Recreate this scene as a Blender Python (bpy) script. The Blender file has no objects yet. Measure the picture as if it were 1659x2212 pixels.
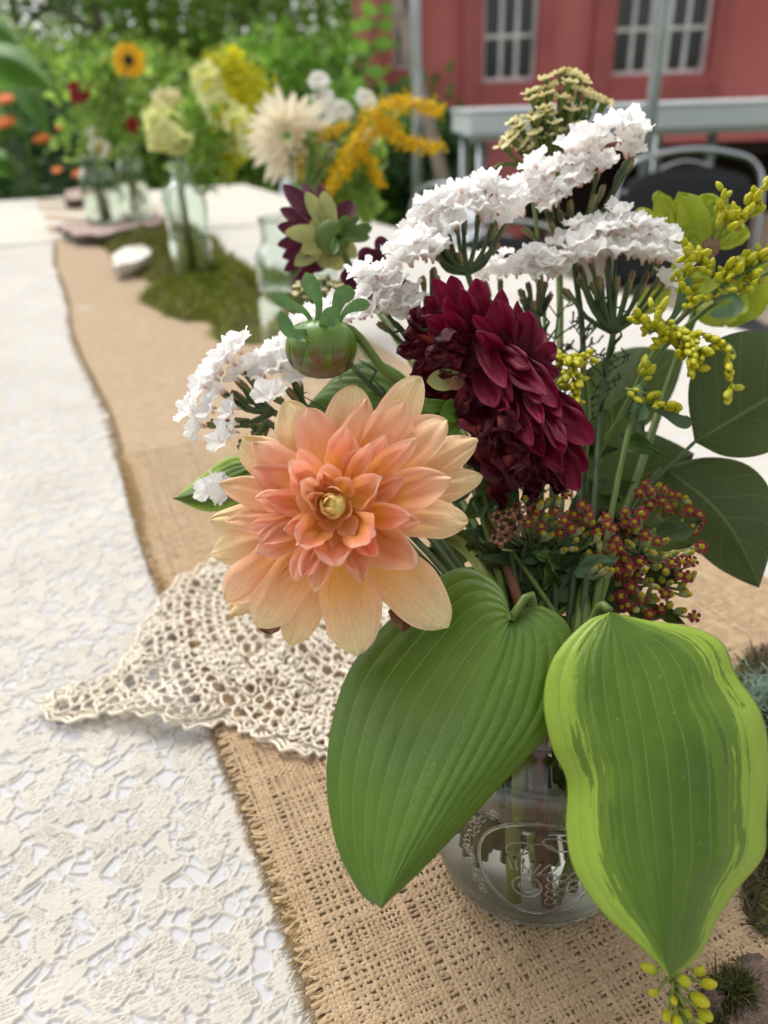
import bpy, math, random
import numpy as np
from mathutils import Vector, Matrix, noise

# ------------------------------------------------------------------ camera, sky, sun
SC = bpy.context.scene
COL = SC.collection
F = 1664.0                       # focal length in photo pixels (photo taken as 1659 x 2212)
CAM = Vector((0, 0, 1.05))
PITCH, ROLL = math.radians(28), math.radians(2)
_fw = Vector((0, math.cos(PITCH), -math.sin(PITCH)))
_r0 = Vector((1, 0, 0)); _u0 = _r0.cross(_fw)
_rt = _r0*math.cos(ROLL) - _u0*math.sin(ROLL)
_up = _r0*math.sin(ROLL) + _u0*math.cos(ROLL)
cd = bpy.data.cameras.new('camera'); cam = bpy.data.objects.new('camera', cd); COL.objects.link(cam)
m = Matrix.Identity(4)
for i in range(3):
    m[i][0] = _rt[i]; m[i][1] = _up[i]; m[i][2] = -_fw[i]; m[i][3] = CAM[i]
cam.matrix_world = m
cd.sensor_fit = 'HORIZONTAL'; cd.sensor_width = 36; cd.lens = 36*F/1659
cd.clip_start = .01; cd.clip_end = 500
cd.dof.use_dof = True; cd.dof.focus_distance = .282; cd.dof.aperture_fstop = 10.5
SC.camera = cam
SUN_EL, SUN_AZ = 58, -35          # azimuth from +Y, negative is to the left
w = bpy.data.worlds.new('World'); SC.world = w; w.use_nodes = True
nt = w.node_tree; bg = nt.nodes['Background']
sky = nt.nodes.new('ShaderNodeTexSky'); sky.sky_type = 'NISHITA'; sky.sun_disc = False
sky.sun_elevation = math.radians(SUN_EL); sky.sun_rotation = math.radians(SUN_AZ)
sky.dust_density = 4; sky.air_density = 1.0; sky.ozone_density = 1
hs = nt.nodes.new('ShaderNodeHueSaturation'); hs.inputs['Saturation'].default_value = .07
hs.inputs['Value'].default_value = 1.0
nt.links.new(sky.outputs[0], hs.inputs['Color']); nt.links.new(hs.outputs[0], bg.inputs[0])
bg.inputs[1].default_value = .15
sl = bpy.data.lights.new('sun', 'SUN'); sl.energy = .8; sl.angle = math.radians(26); sl.color = (1, .96, .9)
so = bpy.data.objects.new('sun', sl); COL.objects.link(so)
_e, _a = math.radians(SUN_EL), math.radians(SUN_AZ)
sd = Vector((math.sin(_a)*math.cos(_e), math.cos(_a)*math.cos(_e), math.sin(_e)))
so.rotation_euler = sd.to_track_quat('Z', 'Y').to_euler(); so.location = sd*20
SC.view_settings.view_transform = 'Standard'; SC.view_settings.look = 'None'
SC.view_settings.exposure = .80; SC.view_settings.gamma = 1; SC.view_settings.use_curve_mapping = False
SC.render.engine = 'CYCLES'
SC.cycles.use_denoising = True
SC.cycles.max_bounces = 24; SC.cycles.transmission_bounces = 20; SC.cycles.transparent_max_bounces = 12
SC.cycles.diffuse_bounces = 6; SC.cycles.glossy_bounces = 4
SC.cycles.sample_clamp_indirect = 6

# ------------------------------------------------------------------ helpers
def ray(x, y):
    return _fw + _rt*((x-829.5)/F) - _up*((y-1106)/F)
def P(x, y, d): return CAM + ray(x, y)*d
def onZ(x, y, z):
    r = ray(x, y); return CAM + r*((z-CAM.z)/r.z)
def onY(x, y, Y):
    r = ray(x, y); return CAM + r*(Y/r.y)
TC = -_fw                                     # roughly towards the viewer
TH = math.radians(22.4); TZ = .75
_d = Vector((-math.sin(TH), math.cos(TH), 0)); _n = Vector((math.cos(TH), math.sin(TH), 0))
def TB(u, v, z=0): return _n*u + _d*v + Vector((0, 0, TZ+z))

def rnd(a, b): return random.uniform(a, b)
def smooth(pts, n, closed=False):
    """Catmull-Rom through pts"""
    pts = [Vector(p) for p in pts]; out = []
    m_ = len(pts)-1
    for k in range(n+1):
        t = k/n*m_; i = min(int(t), m_-1); f = t-i
        p1, p2 = pts[i], pts[i+1]
        p0 = pts[i-1] if i > 0 else p1*2-p2
        p3 = pts[i+2] if i+2 <= m_ else p2*2-p1
        out.append(.5*((2*p1)+(p2-p0)*f+(2*p0-5*p1+4*p2-p3)*f*f+(3*p1-p0-3*p2+p3)*f**3))
    return out

class MB:
    def __init__(s): s.v = []; s.f = []; s.uv = []; s.mi = []
    def grid(s, rows, mi=0, closed=False, uv=None):
        b = len(s.v); nu, nv = len(rows), len(rows[0])
        for r in rows: s.v.extend(tuple(p) for p in r)
        for i in range(nu-1):
            for j in range(nv if closed else nv-1):
                j2 = (j+1) % nv
                q = [(b+i*nv+j, i, j), (b+(i+1)*nv+j, i+1, j), (b+(i+1)*nv+j2, i+1, j+1), (b+i*nv+j2, i, j+1)]
                if closed: q = q[::-1]
                d_ = nv if closed else nv-1
                s.f.append(tuple(z[0] for z in q)); s.mi.append(mi)
                s.uv.extend((z[1]/(nu-1), z[2]/d_) for z in q)
        return s
    def face(s, idx, mi=0):
        s.f.append(tuple(idx)); s.mi.append(mi); s.uv.extend((0, 0) for _ in idx)
    def tube(s, pts, rad, n=6, mi=0, cap=True):
        pts = [Vector(p) for p in pts]; k = len(pts)
        if not hasattr(rad, '__len__'): rad = [rad]*k
        if len(rad) == 2 and k > 2: rad = [rad[0]+(rad[1]-rad[0])*i/(k-1) for i in range(k)]
        t0 = (pts[1]-pts[0]).normalized()
        a = t0.orthogonal().normalized(); rows = []
        for i in range(k):
            t = (pts[min(i+1, k-1)]-pts[max(i-1, 0)])
            t = t.normalized() if t.length > 1e-9 else t0
            a = (a - t*a.dot(t)); a = a.normalized() if a.length > 1e-6 else t.orthogonal().normalized()
            bb = t.cross(a)
            rows.append([pts[i]+(a*math.cos(q*2*math.pi/n)+bb*math.sin(q*2*math.pi/n))*rad[i] for q in range(n)])
        b = len(s.v); s.grid(rows, mi, True)
        if cap:
            s.face([b+q for q in reversed(range(n))], mi); s.face([b+(k-1)*n+q for q in range(n)], mi)
        return s
    def lathe(s, prof, M=Matrix.Identity(4), n=24, mi=0, cap0=False, cap1=False):
        b = len(s.v)
        rows = [[M @ Vector((r*math.cos(q*2*math.pi/n), r*math.sin(q*2*math.pi/n), z)) for q in range(n)] for r, z in prof]
        s.grid(rows, mi, True); k = len(prof)
        return s
    def box(s, x0, x1, y0, y1, z0, z1, M=Matrix.Identity(4), mi=0):
        b = len(s.v)
        for x in (x0, x1):
            for y in (y0, y1):
                for z in (z0, z1): s.v.append(tuple(M @ Vector((x, y, z))))
        for q in ((0, 1, 3, 2), (4, 6, 7, 5), (0, 4, 5, 1), (2, 3, 7, 6), (0, 2, 6, 4), (1, 5, 7, 3)):
            s.face([b+i for i in q], mi)
        return s
    def mesh(s, name, mats, flat=False):
        me = bpy.data.meshes.new(name)
        me.from_pydata(s.v, [], s.f)
        if s.uv:
            ul = me.uv_layers.new(name='UVMap')
            ul.data.foreach_set('uv', np.array(s.uv, dtype=np.float32).ravel())
        for m_ in (mats if isinstance(mats, (list, tuple)) else [mats]): me.materials.append(m_)
        me.polygons.foreach_set('material_index', s.mi)
        if not flat: me.polygons.foreach_set('use_smooth', [True]*len(s.f))
        me.update(); return me
    def obj(s, name, mats, parent=None, flat=False, bevel=0):
        """vertices are world coordinates; they are made local to the parent's base"""
        off = base_of(parent)
        if off.length > 0: s.v = [(x-off.x, y-off.y, z-off.z) for x, y, z in s.v]
        o = bpy.data.objects.new(name, s.mesh(name, mats, flat)); COL.objects.link(o)
        if parent: o.parent = parent
        if bevel:
            bv = o.modifiers.new('bevel', 'BEVEL'); bv.width = bevel; bv.segments = 2; bv.limit_method = 'ANGLE'
        return o
def base_of(p):
    off = Vector((0, 0, 0))
    while p: off += p.location; p = p.parent
    return off
def inst(name, me, M, parent):
    """an object sharing mesh data, world matrix M"""
    o = bpy.data.objects.new(name, me); COL.objects.link(o); o.parent = parent
    o.matrix_local = Matrix.Translation(-base_of(parent)) @ M
    return o
def tag(o, label, cat, group=None):
    o['label'] = label; o['category'] = cat
    if group: o['group'] = group
    return o
def thing(name, loc, label, cat, group=None):
    o = bpy.data.objects.new(name, None); COL.objects.link(o); o.location = Vector(loc); o.empty_display_size = .05
    return tag(o, label, cat, group)
def frame(loc, z, x=None, s=1):
    z = Vector(z).normalized(); x = Vector(x) if x is not None else z.orthogonal()
    x = (x - z*x.dot(z)).normalized(); y = z.cross(x)
    M = Matrix.Identity(4)
    sc = s if hasattr(s, '__len__') else (s, s, s)
    for i in range(3):
        M[i][0] = x[i]*sc[0]; M[i][1] = y[i]*sc[1]; M[i][2] = z[i]*sc[2]; M[i][3] = loc[i]
    return M
def cloud(name, pts, dirs, size, mats, parent=None, kind=None, shape='leaf', jitter=.4):
    """many small leaf faces joined in one mesh: pts (n,3), dirs (n,3) leaf axis"""
    n = len(pts); pts = np.asarray(pts, float) - np.array(base_of(parent))
    dirs = np.asarray(dirs, float); dirs /= (np.linalg.norm(dirs, axis=1)[:, None]+1e-9)
    rs = np.random.RandomState(n % 9973)
    o_ = rs.normal(size=(n, 3)); side = np.cross(dirs, o_); side /= (np.linalg.norm(side, axis=1)[:, None]+1e-9)
    nor = np.cross(dirs, side)
    size = np.asarray(size)*(1+rs.uniform(-jitter, jitter, n)); L = size[:, None]*dirs
    if shape == 'leaf':
        W = size[:, None]*side*.3; B = size[:, None]*nor*.12
        q = np.stack([pts, pts+L*.45+W+B, pts+L, pts+L*.45-W+B], 1)
    else:
        W = size[:, None]*side*.06; q = np.stack([pts-W, pts+W, pts+L+W*.3+nor*size[:, None]*.15, pts+L-W*.3+nor*size[:, None]*.15], 1)
    me = bpy.data.meshes.new(name); me.vertices.add(n*4); me.vertices.foreach_set('co', q.reshape(-1).astype(np.float32))
    me.loops.add(n*4); me.loops.foreach_set('vertex_index', np.arange(n*4, dtype=np.int32))
    me.polygons.add(n); me.polygons.foreach_set('loop_start', np.arange(0, n*4, 4, dtype=np.int32))
    me.polygons.foreach_set('loop_total', np.full(n, 4, dtype=np.int32))
    me.materials.append(mats); me.update(calc_edges=True); me.validate()
    o = bpy.data.objects.new(name, me); COL.objects.link(o)
    if parent: o.parent = parent
    if kind: o['kind'] = kind
    return o

# ------------------------------------------------------------------ materials
class NB:
    def __init__(s, name):
        s.m = bpy.data.materials.new(name); s.m.use_nodes = True; s.t = s.m.node_tree
        s.b = s.t.nodes['Principled BSDF']; s.out = s.t.nodes['Material Output']
    def n(s, typ, **kw):
        nd = s.t.nodes.new(typ)
        for k, v in kw.items():
            if k.startswith('i_'):
                kk = k[2:]; nd.inputs[int(kk) if kk.isdigit() else kk].default_value = v
            else: setattr(nd, k, v)
        return nd
    def l(s, a, b): s.t.links.new(a, b)
    def noise(s, scale, detail=4, vec=None, rough=.5, dist=0):
        nd = s.n('ShaderNodeTexNoise', i_Scale=scale, i_Detail=detail, i_Roughness=rough, i_Distortion=dist)
        if vec is not None: s.l(vec, nd.inputs['Vector'])
        return nd.outputs['Fac']
    def ramp(s, fac, stops, interp='LINEAR'):
        r = s.n('ShaderNodeValToRGB'); cr = r.color_ramp; cr.interpolation = interp
        while len(cr.elements) < len(stops): cr.elements.new(.5)
        for e, (p, c) in zip(cr.elements, stops):
            e.position = p; e.color = (*c, 1) if hasattr(c, '__len__') else (c, c, c, 1)
        s.l(fac, r.inputs[0]); return r.outputs[0]
    def mix(s, f, a, b, mode='MIX'):
        x = s.n('ShaderNodeMix', data_type='RGBA', blend_type=mode)
        for v, i in ((f, 0), (a, 6), (b, 7)):
            if hasattr(v, 'links') or isinstance(v, bpy.types.NodeSocket): s.l(v, x.inputs[i])
            elif i == 0: x.inputs[0].default_value = v
            else: x.inputs[i].default_value = (*v, 1)
        return x.outputs[2]
    def math(s, op, a, b=None, c=None, clamp=False):
        x = s.n('ShaderNodeMath', operation=op, use_clamp=clamp)
        for i, v in enumerate((a, b, c)):
            if v is None: continue
            if isinstance(v, bpy.types.NodeSocket): s.l(v, x.inputs[i])
            else: x.inputs[i].default_value = v
        return x.outputs[0]
    def uv(s):
        t = s.n('ShaderNodeTexCoord'); sp = s.n('ShaderNodeSeparateXYZ'); s.l(t.outputs['UV'], sp.inputs[0])
        return t.outputs['UV'], sp.outputs[0], sp.outputs[1]
    def obj(s): return s.n('ShaderNodeTexCoord').outputs['Object']
    def pos(s): return s.n('ShaderNodeNewGeometry').outputs['Position']
    def mapping(s, vec, scale):
        mp = s.n('ShaderNodeMapping'); mp.inputs['Scale'].default_value = scale; s.l(vec, mp.inputs[0]); return mp.outputs[0]
    def bump(s, h, strength=.4, dist=.001):
        b = s.n('ShaderNodeBump', i_Strength=strength, i_Distance=dist); s.l(h, b.inputs['Height'])
        s.l(b.outputs[0], s.b.inputs['Normal']); return b.outputs[0]
    def fin(s, col=None, rough=.5, spec=.4, transl=0, tcol=None, sheen=0):
        if col is not None:
            if isinstance(col, bpy.types.NodeSocket): s.l(col, s.b.inputs['Base Color'])
            else: s.b.inputs['Base Color'].default_value = (*col, 1)
        s.b.inputs['Roughness'].default_value = rough; s.b.inputs['Specular IOR Level'].default_value = spec
        if sheen: s.b.inputs['Sheen Weight'].default_value = sheen
        if transl:
            tr = s.n('ShaderNodeBsdfTranslucent'); c = tcol if tcol is not None else col
            if isinstance(c, bpy.types.NodeSocket): s.l(c, tr.inputs[0])
            else: tr.inputs[0].default_value = (*c, 1)
            mx = s.n('ShaderNodeMixShader'); mx.inputs[0].default_value = transl
            s.l(s.b.outputs[0], mx.inputs[1]); s.l(tr.outputs[0], mx.inputs[2]); s.l(mx.outputs[0], s.out.inputs[0])
        return s.m
def simple(name, c, rough=.6, var=.25, scale=60, transl=0, spec=.4, bump=.2, metallic=0, bd=.0006):
    k = NB(name); o = k.obj(); f = k.noise(scale, 5, o)
    col = k.ramp(f, [(.25, tuple(x*(1-var) for x in c)), (.75, tuple(min(1, x*(1+var)) for x in c))])
    if bump: k.bump(k.noise(scale*6, 3, o), bump, bd)
    k.b.inputs['Metallic'].default_value = metallic
    return k.fin(col, rough, spec, transl)
def foliage(name, c1, c2, c3, transl=.35, rough=.5):
    k = NB(name); g = k.n('ShaderNodeNewGeometry')
    col = k.ramp(g.outputs['Random Per Island'], [(0, c1), (.5, c2), (1, c3)])
    nn = k.noise(1.3, 3, g.outputs['Position'])
    col = k.mix(k.math('MULTIPLY', nn, .45), col, c1)
    return k.fin(col, rough, .4, transl)

# peach dahlia petal: U runs base to tip, V across
def peach_petal():
    k = NB('peach_petal'); uv, u, v = k.uv()
    a = k.n('ShaderNodeAttribute', attribute_type='OBJECT', attribute_name='warm')
    rn = k.n('ShaderNodeObjectInfo').outputs['Random']
    n1 = k.noise(6, 4, k.mapping(uv, (.6, 9, 1)))
    uu = k.math('ADD', u, k.math('MULTIPLY', k.math('SUBTRACT', n1, .5), .22))
    warm = k.ramp(uu, [(0, (.88, .52, .03)), (.38, (.90, .42, .05)), (.58, (.90, .29, .15)), (.75, (.93, .37, .27)), (.97, (.92, .52, .40))])
    cool = k.ramp(uu, [(0, (.88, .54, .04)), (.36, (.92, .48, .11)), (.52, (.90, .55, .24)), (.75, (.90, .72, .38)), (1, (.86, .80, .42))])
    col = k.mix(a.outputs['Fac'], cool, warm)
    # veins along the petal
    ve = k.math('ABSOLUTE', k.math('SINE', k.math('MULTIPLY', k.math('ADD', v, k.math('MULTIPLY', n1, .05)), 30)))
    vv = k.math('POWER', k.math('SUBTRACT', 1, ve), 5)
    col = k.mix(k.math('MULTIPLY', vv, .3), col, (.72, .25, .10))
    ed = k.math('POWER', k.math('ABSOLUTE', k.math('SUBTRACT', k.math('MULTIPLY', v, 2), 1)), 6)
    col = k.mix(k.math('MULTIPLY', ed, .45), col, (.92, .62, .46))  # paler margins put shading contrast between petals into the colour
    n2 = k.noise(14, 5, k.mapping(uv, (1, 1.6, 1)), .6)
    col = k.mix(k.math('MULTIPLY', k.ramp(n2, [(.48, 0), (.66, 1)]), .35), col, (.82, .27, .20))
    sp = k.n('ShaderNodeTexVoronoi', i_Scale=9); k.l(uv, sp.inputs['Vector'])
    col = k.mix(k.math('MULTIPLY', k.ramp(sp.outputs['Distance'], [(.02, 1), (.05, 0)]), .35), col, (.35, .13, .05))
    col = k.mix(k.math('MULTIPLY', rn, .25), col, (.82, .45, .30))
    h = k.math('ADD', k.math('MULTIPLY', vv, -.7), k.noise(60, 3, k.mapping(uv, (.5, 4, 1))))
    k.bump(h, .35, .0005)
    return k.fin(col, .45, .35, .30)
def wine_petal(name, ramp_, dark=0.):
    k = NB(name); uv, u, v = k.uv(); rn = k.n('ShaderNodeObjectInfo').outputs['Random']
    n1 = k.noise(5, 4, k.mapping(uv, (1, 6, 1)))
    col = k.ramp(k.math('ADD', u, k.math('MULTIPLY', k.math('SUBTRACT', n1, .5), .35)), ramp_)
    col = k.mix(k.math('MULTIPLY', rn, .3), col, (.08, .001, .014))
    edge = k.math('POWER', k.math('ABSOLUTE', k.math('SUBTRACT', k.math('MULTIPLY', v, 2), 1)), 9)
    col = k.mix(k.math('MULTIPLY', edge, .25), col, (.22, .05, .10))
    if dark:
        n3 = k.noise(3.2, 5, uv, .6)
        col = k.mix(k.ramp(n3, [(.50, 0), (.64, .75)]), col, (.30, .06, .03))
        k.bump(k.noise(14, 6, uv, .7, .6), .8, .0014)
    else: k.bump(k.noise(22, 3, k.mapping(uv, (.4, 4, 1))), .4, .0005)
    return k.fin(col, .5, .28, .2)
def hosta(name, varieg):
    k = NB(name); uv, u, v = k.uv()
    c = k.math('SUBTRACT', k.math('MULTIPLY', v, 2), 1)
    n0 = k.noise(5, 5, uv, .6)
    g1 = k.ramp(n0, [(.3, (.065, .135, .010)), (.7, (.105, .190, .014))])
    col = g1
    if varieg:
        st = k.noise(1.0, 4, k.mapping(uv, (6, 26, 1)), .62)
        st2 = k.noise(1.0, 2, k.mapping(uv, (2.5, 3, 1)))
        a = k.math('ABSOLUTE', c)
        asym = k.math('MULTIPLY', k.math('GREATER_THAN', c, 0), .13)
        e = k.math('ADD', k.math('SUBTRACT', a, asym), k.math('MULTIPLY', k.math('SUBTRACT', st, .5), .85))
        e = k.math('ADD', e, k.math('MULTIPLY', k.math('SUBTRACT', st2, .5), .35))
        mask = k.ramp(e, [(.655, 0), (.675, 1)])
        mid = k.ramp(e, [(.46, 0), (.475, 1)])
        col = k.mix(k.math('MULTIPLY', mid, .35), col, (.19, .30, .03))
        col = k.mix(mask, col, k.ramp(n0, [(.3, (.26, .38, .035)), (.7, (.33, .46, .055))]))
    nv_ = 15 if not varieg else 13
    t = k.math('FRACT', k.math('ADD', k.math('MULTIPLY', v, nv_-1), .5))
    ve = k.math('ABSOLUTE', k.math('SUBTRACT', t, .5))
    line = k.ramp(ve, [(.012, 1), (.05, 0)])
    col = k.mix(k.math('MULTIPLY', line, .6), col, (.20, .32, .06))
    sp = k.n('ShaderNodeTexVoronoi', i_Scale=26); k.l(uv, sp.inputs['Vector'])
    gate = k.ramp(k.noise(11, 1, uv), [(.56, 0), (.6, 1)])
    col = k.mix(k.math('MULTIPLY', k.ramp(sp.outputs['Distance'], [(.035, 1), (.06, 0)]), gate), col, (.5, .5, .22))
    fine = k.noise(1.0, 2, k.mapping(uv, (300, 30, 1)))
    pk = k.noise(1.0, 4, k.mapping(uv, (38, 16, 1)), .6)
    h = k.math('ADD', k.math('ADD', k.math('MULTIPLY', fine, .35), k.math('MULTIPLY', pk, .9)), k.math('MULTIPLY', k.noise(7, 4, uv), 1.2))
    h = k.math('SUBTRACT', h, k.math('MULTIPLY', line, .5))
    k.bump(h, .4, .0008)
    return k.fin(col, .38, .4, .26, k.mix(.5, col, (.28, .50, .03)))
M_PEACH = peach_petal()
M_WINE = wine_petal('wine_petal', [(0, (.05, .0005, .006)), (.45, (.16, .001, .018)), (.85, (.23, .003, .038)), (1, (.28, .02, .075))])
M_WILT = wine_petal('wilted_wine_petal', [(0, (.13, .003, .012)), (.5, (.11, .003, .014)), (1, (.05, .004, .018))], 1.)
M_WINE2 = wine_petal('purple_wine_petal', [(0, (.10, .03, .03)), (.3, (.07, .006, .02)), (1, (.085, .006, .032))])
M_HOSTA = hosta('hosta_green', False); M_HOSTAV = hosta('hosta_variegated', True)
M_STEM = simple('green_stem', (.10, .15, .025), .5, .3, 80, .05)
M_DSTEM = simple('dark_green_stem', (.055, .085, .028), .6, .35, 90, .05)
M_RSTEM = simple('reddish_stem', (.13, .05, .022), .5, .35, 90)
M_YSTEM = simple('yellow_green_stem', (.20, .24, .05), .5, .3, 70)
M_BUDG = simple('fresh_green', (.11, .22, .03), .4, .3, 60, .2)
M_SAGE = simple('sage_leaf', (.10, .17, .08), .55, .25, 90, .25)
M_WILTG = simple('pale_yellow_green', (.42, .42, .16), .55, .2, 90, .25)
M_BROWN = simple('dry_brown', (.22, .10, .05), .8, .5, 150)
M_CALYX = simple('calyx', (.12, .155, .045), .7, .6, 260)
M_PINK = simple('pink_calyx_tube', (.52, .20, .15), .6, .5, 300, .2)
def statice_white():
    k = NB('statice_white'); uv, u, v = k.uv()
    n1 = k.noise(8, 5, k.mapping(uv, (1, 5, 1)), .6)
    col = k.ramp(k.math('ADD', u, k.math('MULTIPLY', k.math('SUBTRACT', n1, .5), .2)), [(0, (.74, .46, .38)), (.2, (.90, .82, .79)), (.45, (.97, .955, .94)), (1, (.98, .975, .965))])
    k.bump(k.noise(12, 5, k.mapping(uv, (1, 4, 1)), .6, .4), .5, .0008)
    return k.fin(col, .55, .25, .55)
M_STAT = statice_white()
def bud_yellow():
    k = NB('goldenrod_bud'); uv, u, v = k.uv()
    col = k.ramp(u, [(0, (.22, .27, .02)), (.3, (.42, .42, .012)), (.8, (.58, .52, .012)), (1, (.55, .44, .02))])
    rn = k.n('ShaderNodeObjectInfo').outputs['Random']
    col = k.mix(k.math('MULTIPLY', rn, .5), col, (.36, .40, .015))
    k.bump(k.noise(8, 3, k.mapping(uv, (1, 3, 1))), .4, .0005)
    return k.fin(col, .42, .45, .12)
M_GBUD = bud_yellow()
M_GOLD = simple('golden_yellow', (.88, .56, .01), .6, .25, 300, .2)
M_YEL = simple('orange_yellow', (.88, .48, .01), .6, .25, 60, .25)
M_ORANGE = simple('orange_petal', (.85, .22, .01), .6, .25, 60, .25)
M_DISC = simple('dark_brown_disc', (.03, .012, .008), .8, .3, 400)
M_DRED = simple('dark_red', (.20, .005, .016), .6, .4, 200, .15)
M_RED = simple('red_petal', (.30, .008, .008), .6, .3, 100, .15)
M_YDISC = simple('yarrow_disc', (.88, .55, .03), .7, .5, 900, 0, .3, .9, 0, .002)
M_INVOL = simple('yarrow_cup', (.38, .40, .17), .6, .45, 600, .1)
M_CREAM = simple('cream_petal', (.90, .83, .66), .6, .1, 80, .35)
M_CREAM2 = simple('cream_yellow', (.86, .74, .42), .6, .25, 250, .25)
M_CHART = simple('chartreuse_petal', (.34, .42, .03), .5, .25, 60, .35)
M_SNAP = simple('pale_yellow_petal', (.80, .80, .35), .55, .15, 40, .4)
M_SNAPY = simple('bright_yellow_petal', (.85, .78, .02), .55, .15, 40, .3)
M_WHITEF = simple('white_petal', (.88, .87, .80), .55, .08, 60, .35)
M_SNAPG = simple('goldenrod_olive', (.62, .60, .015), .6, .4, 120, .2)
def darkleaf():
    k = NB('smooth_dark_leaf'); uv, u, v = k.uv()
    c = k.math('ABSOLUTE', k.math('SUBTRACT', k.math('MULTIPLY', v, 2), 1))
    col = k.ramp(k.noise(3, 4, uv), [(.3, (.040, .062, .024)), (.7, (.060, .088, .032))])
    mid = k.ramp(c, [(.015, 1), (.04, 0)])
    t = k.math('FRACT', k.math('SUBTRACT', k.math('MULTIPLY', u, 7), k.math('MULTIPLY', c, 1.6)))
    lat = k.ramp(k.math('ABSOLUTE', k.math('SUBTRACT', t, .5)), [(.01, 1), (.035, 0)])
    col = k.mix(k.math('MULTIPLY', lat, .6), col, (.12, .16, .06))
    col = k.mix(k.math('MULTIPLY', mid, .8), col, (.16, .19, .07))
    k.bump(k.math('ADD', k.math('MULTIPLY', lat, -1), k.noise(14, 4, uv)), .3, .0007)
    return k.fin(col, .55, .25, .3, (.10, .14, .02))
M_DLEAF = darkleaf()
def glass_mat(name, ior=1.45, tint=(.99, 1, .995), bump=0):
    k = NB(name); k.b.inputs['Transmission Weight'].default_value = 1; k.b.inputs['IOR'].default_value = ior
    k.b.inputs['Base Color'].default_value = (*tint, 1); k.b.inputs['Roughness'].default_value = 0.0
    if bump: k.bump(k.noise(30, 2, k.obj()), bump, .002)
    return k.m
M_GLASS = glass_mat('jar_glass', bump=.06); M_WATER = glass_mat('water', 1.33, (.985, 1, .955)); M_GLASS2 = glass_mat('bottle_glass', 1.45, (.90, .97, .93), .1)

# ------------------------------------------------------------------ ground, far vegetation
k = NB('grass'); g_ = k.pos()
M_GRASS = k.fin(k.ramp(k.noise(6, 6, g_), [(.3, (.04, .08, .015)), (.7, (.09, .15, .03))]), .9, .2)
b = MB(); b.grid([[(-200, y, 0), (200, y, 0)] for y in (-150, 250)]); gr = b.obj('ground', M_GRASS); gr['kind'] = 'structure'
k = NB('gravel'); g_ = k.pos()
b = MB(); b.grid([[(x, 3.8, .012), (x, 6.9, .012)] for x in (1.0, 9.0)])
pav = b.obj('gravel_path', k.fin(k.ramp(k.noise(40, 6, g_), [(.3, (.22, .19, .15)), (.7, (.42, .36, .28))]), .95, .2)); pav['kind'] = 'structure'

M_BARK = simple('bark', (.14, .11, .09), .9, .5, 12, 0, .2, .8, 0, .02)
M_F1 = foliage('conifer_green', (.12, .20, .07), (.25, .37, .11), (.38, .50, .17), .6)
M_F2 = foliage('bright_shrub', (.10, .22, .03), (.20, .42, .05), (.34, .56, .10), .5)
M_F3 = foliage('mid_green', (.13, .25, .04), (.28, .46, .07), (.44, .60, .13), .55)
M_F4 = foliage('deep_green', (.03, .07, .03), (.06, .14, .045), (.11, .22, .06), .4)
def crown(name_, base, height, radius, n, size, mat_, label, cat='tree', nclump=40, zmin=.15, lean=(0, 0), seed=1, group=None, trunk=True, flat=1.0, gap=1.0):
    rs = np.random.RandomState(seed); base = Vector(base)
    t = thing(name_, base, label, cat, group)
    if trunk:
        m_ = MB(); r0 = max(.03, height*.018)
        pts = smooth([base, base+Vector((lean[0]*.4, lean[1]*.4, height*.5)), base+Vector((lean[0], lean[1], height*.96))], 10)
        m_.tube(pts, [r0*(1-.85*i/10) for i in range(11)], 8)
        m_.obj('trunk', M_BARK, t)
        m_ = MB()
        for i in range(10):
            z = height*(zmin+.75*i/10); a = rs.uniform(0, 6.28); q = pts[min(10, int(z/height*10))]
            e = q+Vector((math.cos(a), math.sin(a), .25))*radius*.75
            m_.tube(smooth([q, (q+e)/2+Vector((0, 0, .06*radius)), e], 5), [r0*.4, r0*.08], 5)
        m_.obj('limb', M_BARK, t)
    cz = rs.uniform(zmin, 1, nclump)*height; a = rs.uniform(0, 6.283, nclump)
    prof = np.sqrt(np.clip(1-((cz/height-(.5+zmin/2))/(.5-zmin/2+.03))**2, .05, 1))
    rr = radius*prof*np.sqrt(rs.uniform(.02, 1, nclump))
    cc = np.stack([base.x+lean[0]*cz/height+rr*np.cos(a), base.y+lean[1]*cz/height+rr*np.sin(a)*flat, base.z+cz], 1)
    idx = rs.randint(0, nclump, n); cr = radius*.28*gap
    pts = cc[idx]+rs.normal(size=(n, 3))*np.array([cr, cr, cr*.6])*.55
    pts[:, 2] = np.maximum(pts[:, 2], .03)
    dirs = rs.normal(size=(n, 3))+np.array([0, 0, -.3])
    cloud('crown' if trunk else 'foliage', pts, dirs, np.full(n, size), mat_, t)
    return t
# conifers across the back
def gp(x, y, dpt):
    p = P(x, y, dpt); return (p.x, p.y, 0)
spec = [(-120, 13, 9, 2.3), (60, 15, 10, 2.4), (230, 12.5, 9, 2.1), (390, 16, 11, 2.6), (560, 14, 9.5, 2.2), (700, 17, 11, 2.6), (840, 14, 10, 2.2)]
words = ['tall loose conifer at the far left behind the orange flowers', 'tall conifer above the jars at the table end', 'tall conifer behind the yellow coneflower bouquet', 'broad conifer with bright sky gaps behind the tall glass bottle', 'conifer behind the pale snapdragons with sky showing through', 'broad dark conifer behind the bright green shrub', 'dark conifer at the corner of the red building']
for i, (x, dd, h, r) in enumerate(spec):
    crown('conifer_tree', gp(x, 150, dd), h*.6, r*.9, 5600, .16, M_F1 if i % 2 else M_F3, words[i], 'tree', 70, .04, seed=11+i, group='conifers behind the garden')
far = [(-250, 24, 9), (0, 26, 9), (180, 24, 10), (330, 28, 8), (480, 24, 9.), (640, 27, 9), (800, 25, 9)]
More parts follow.
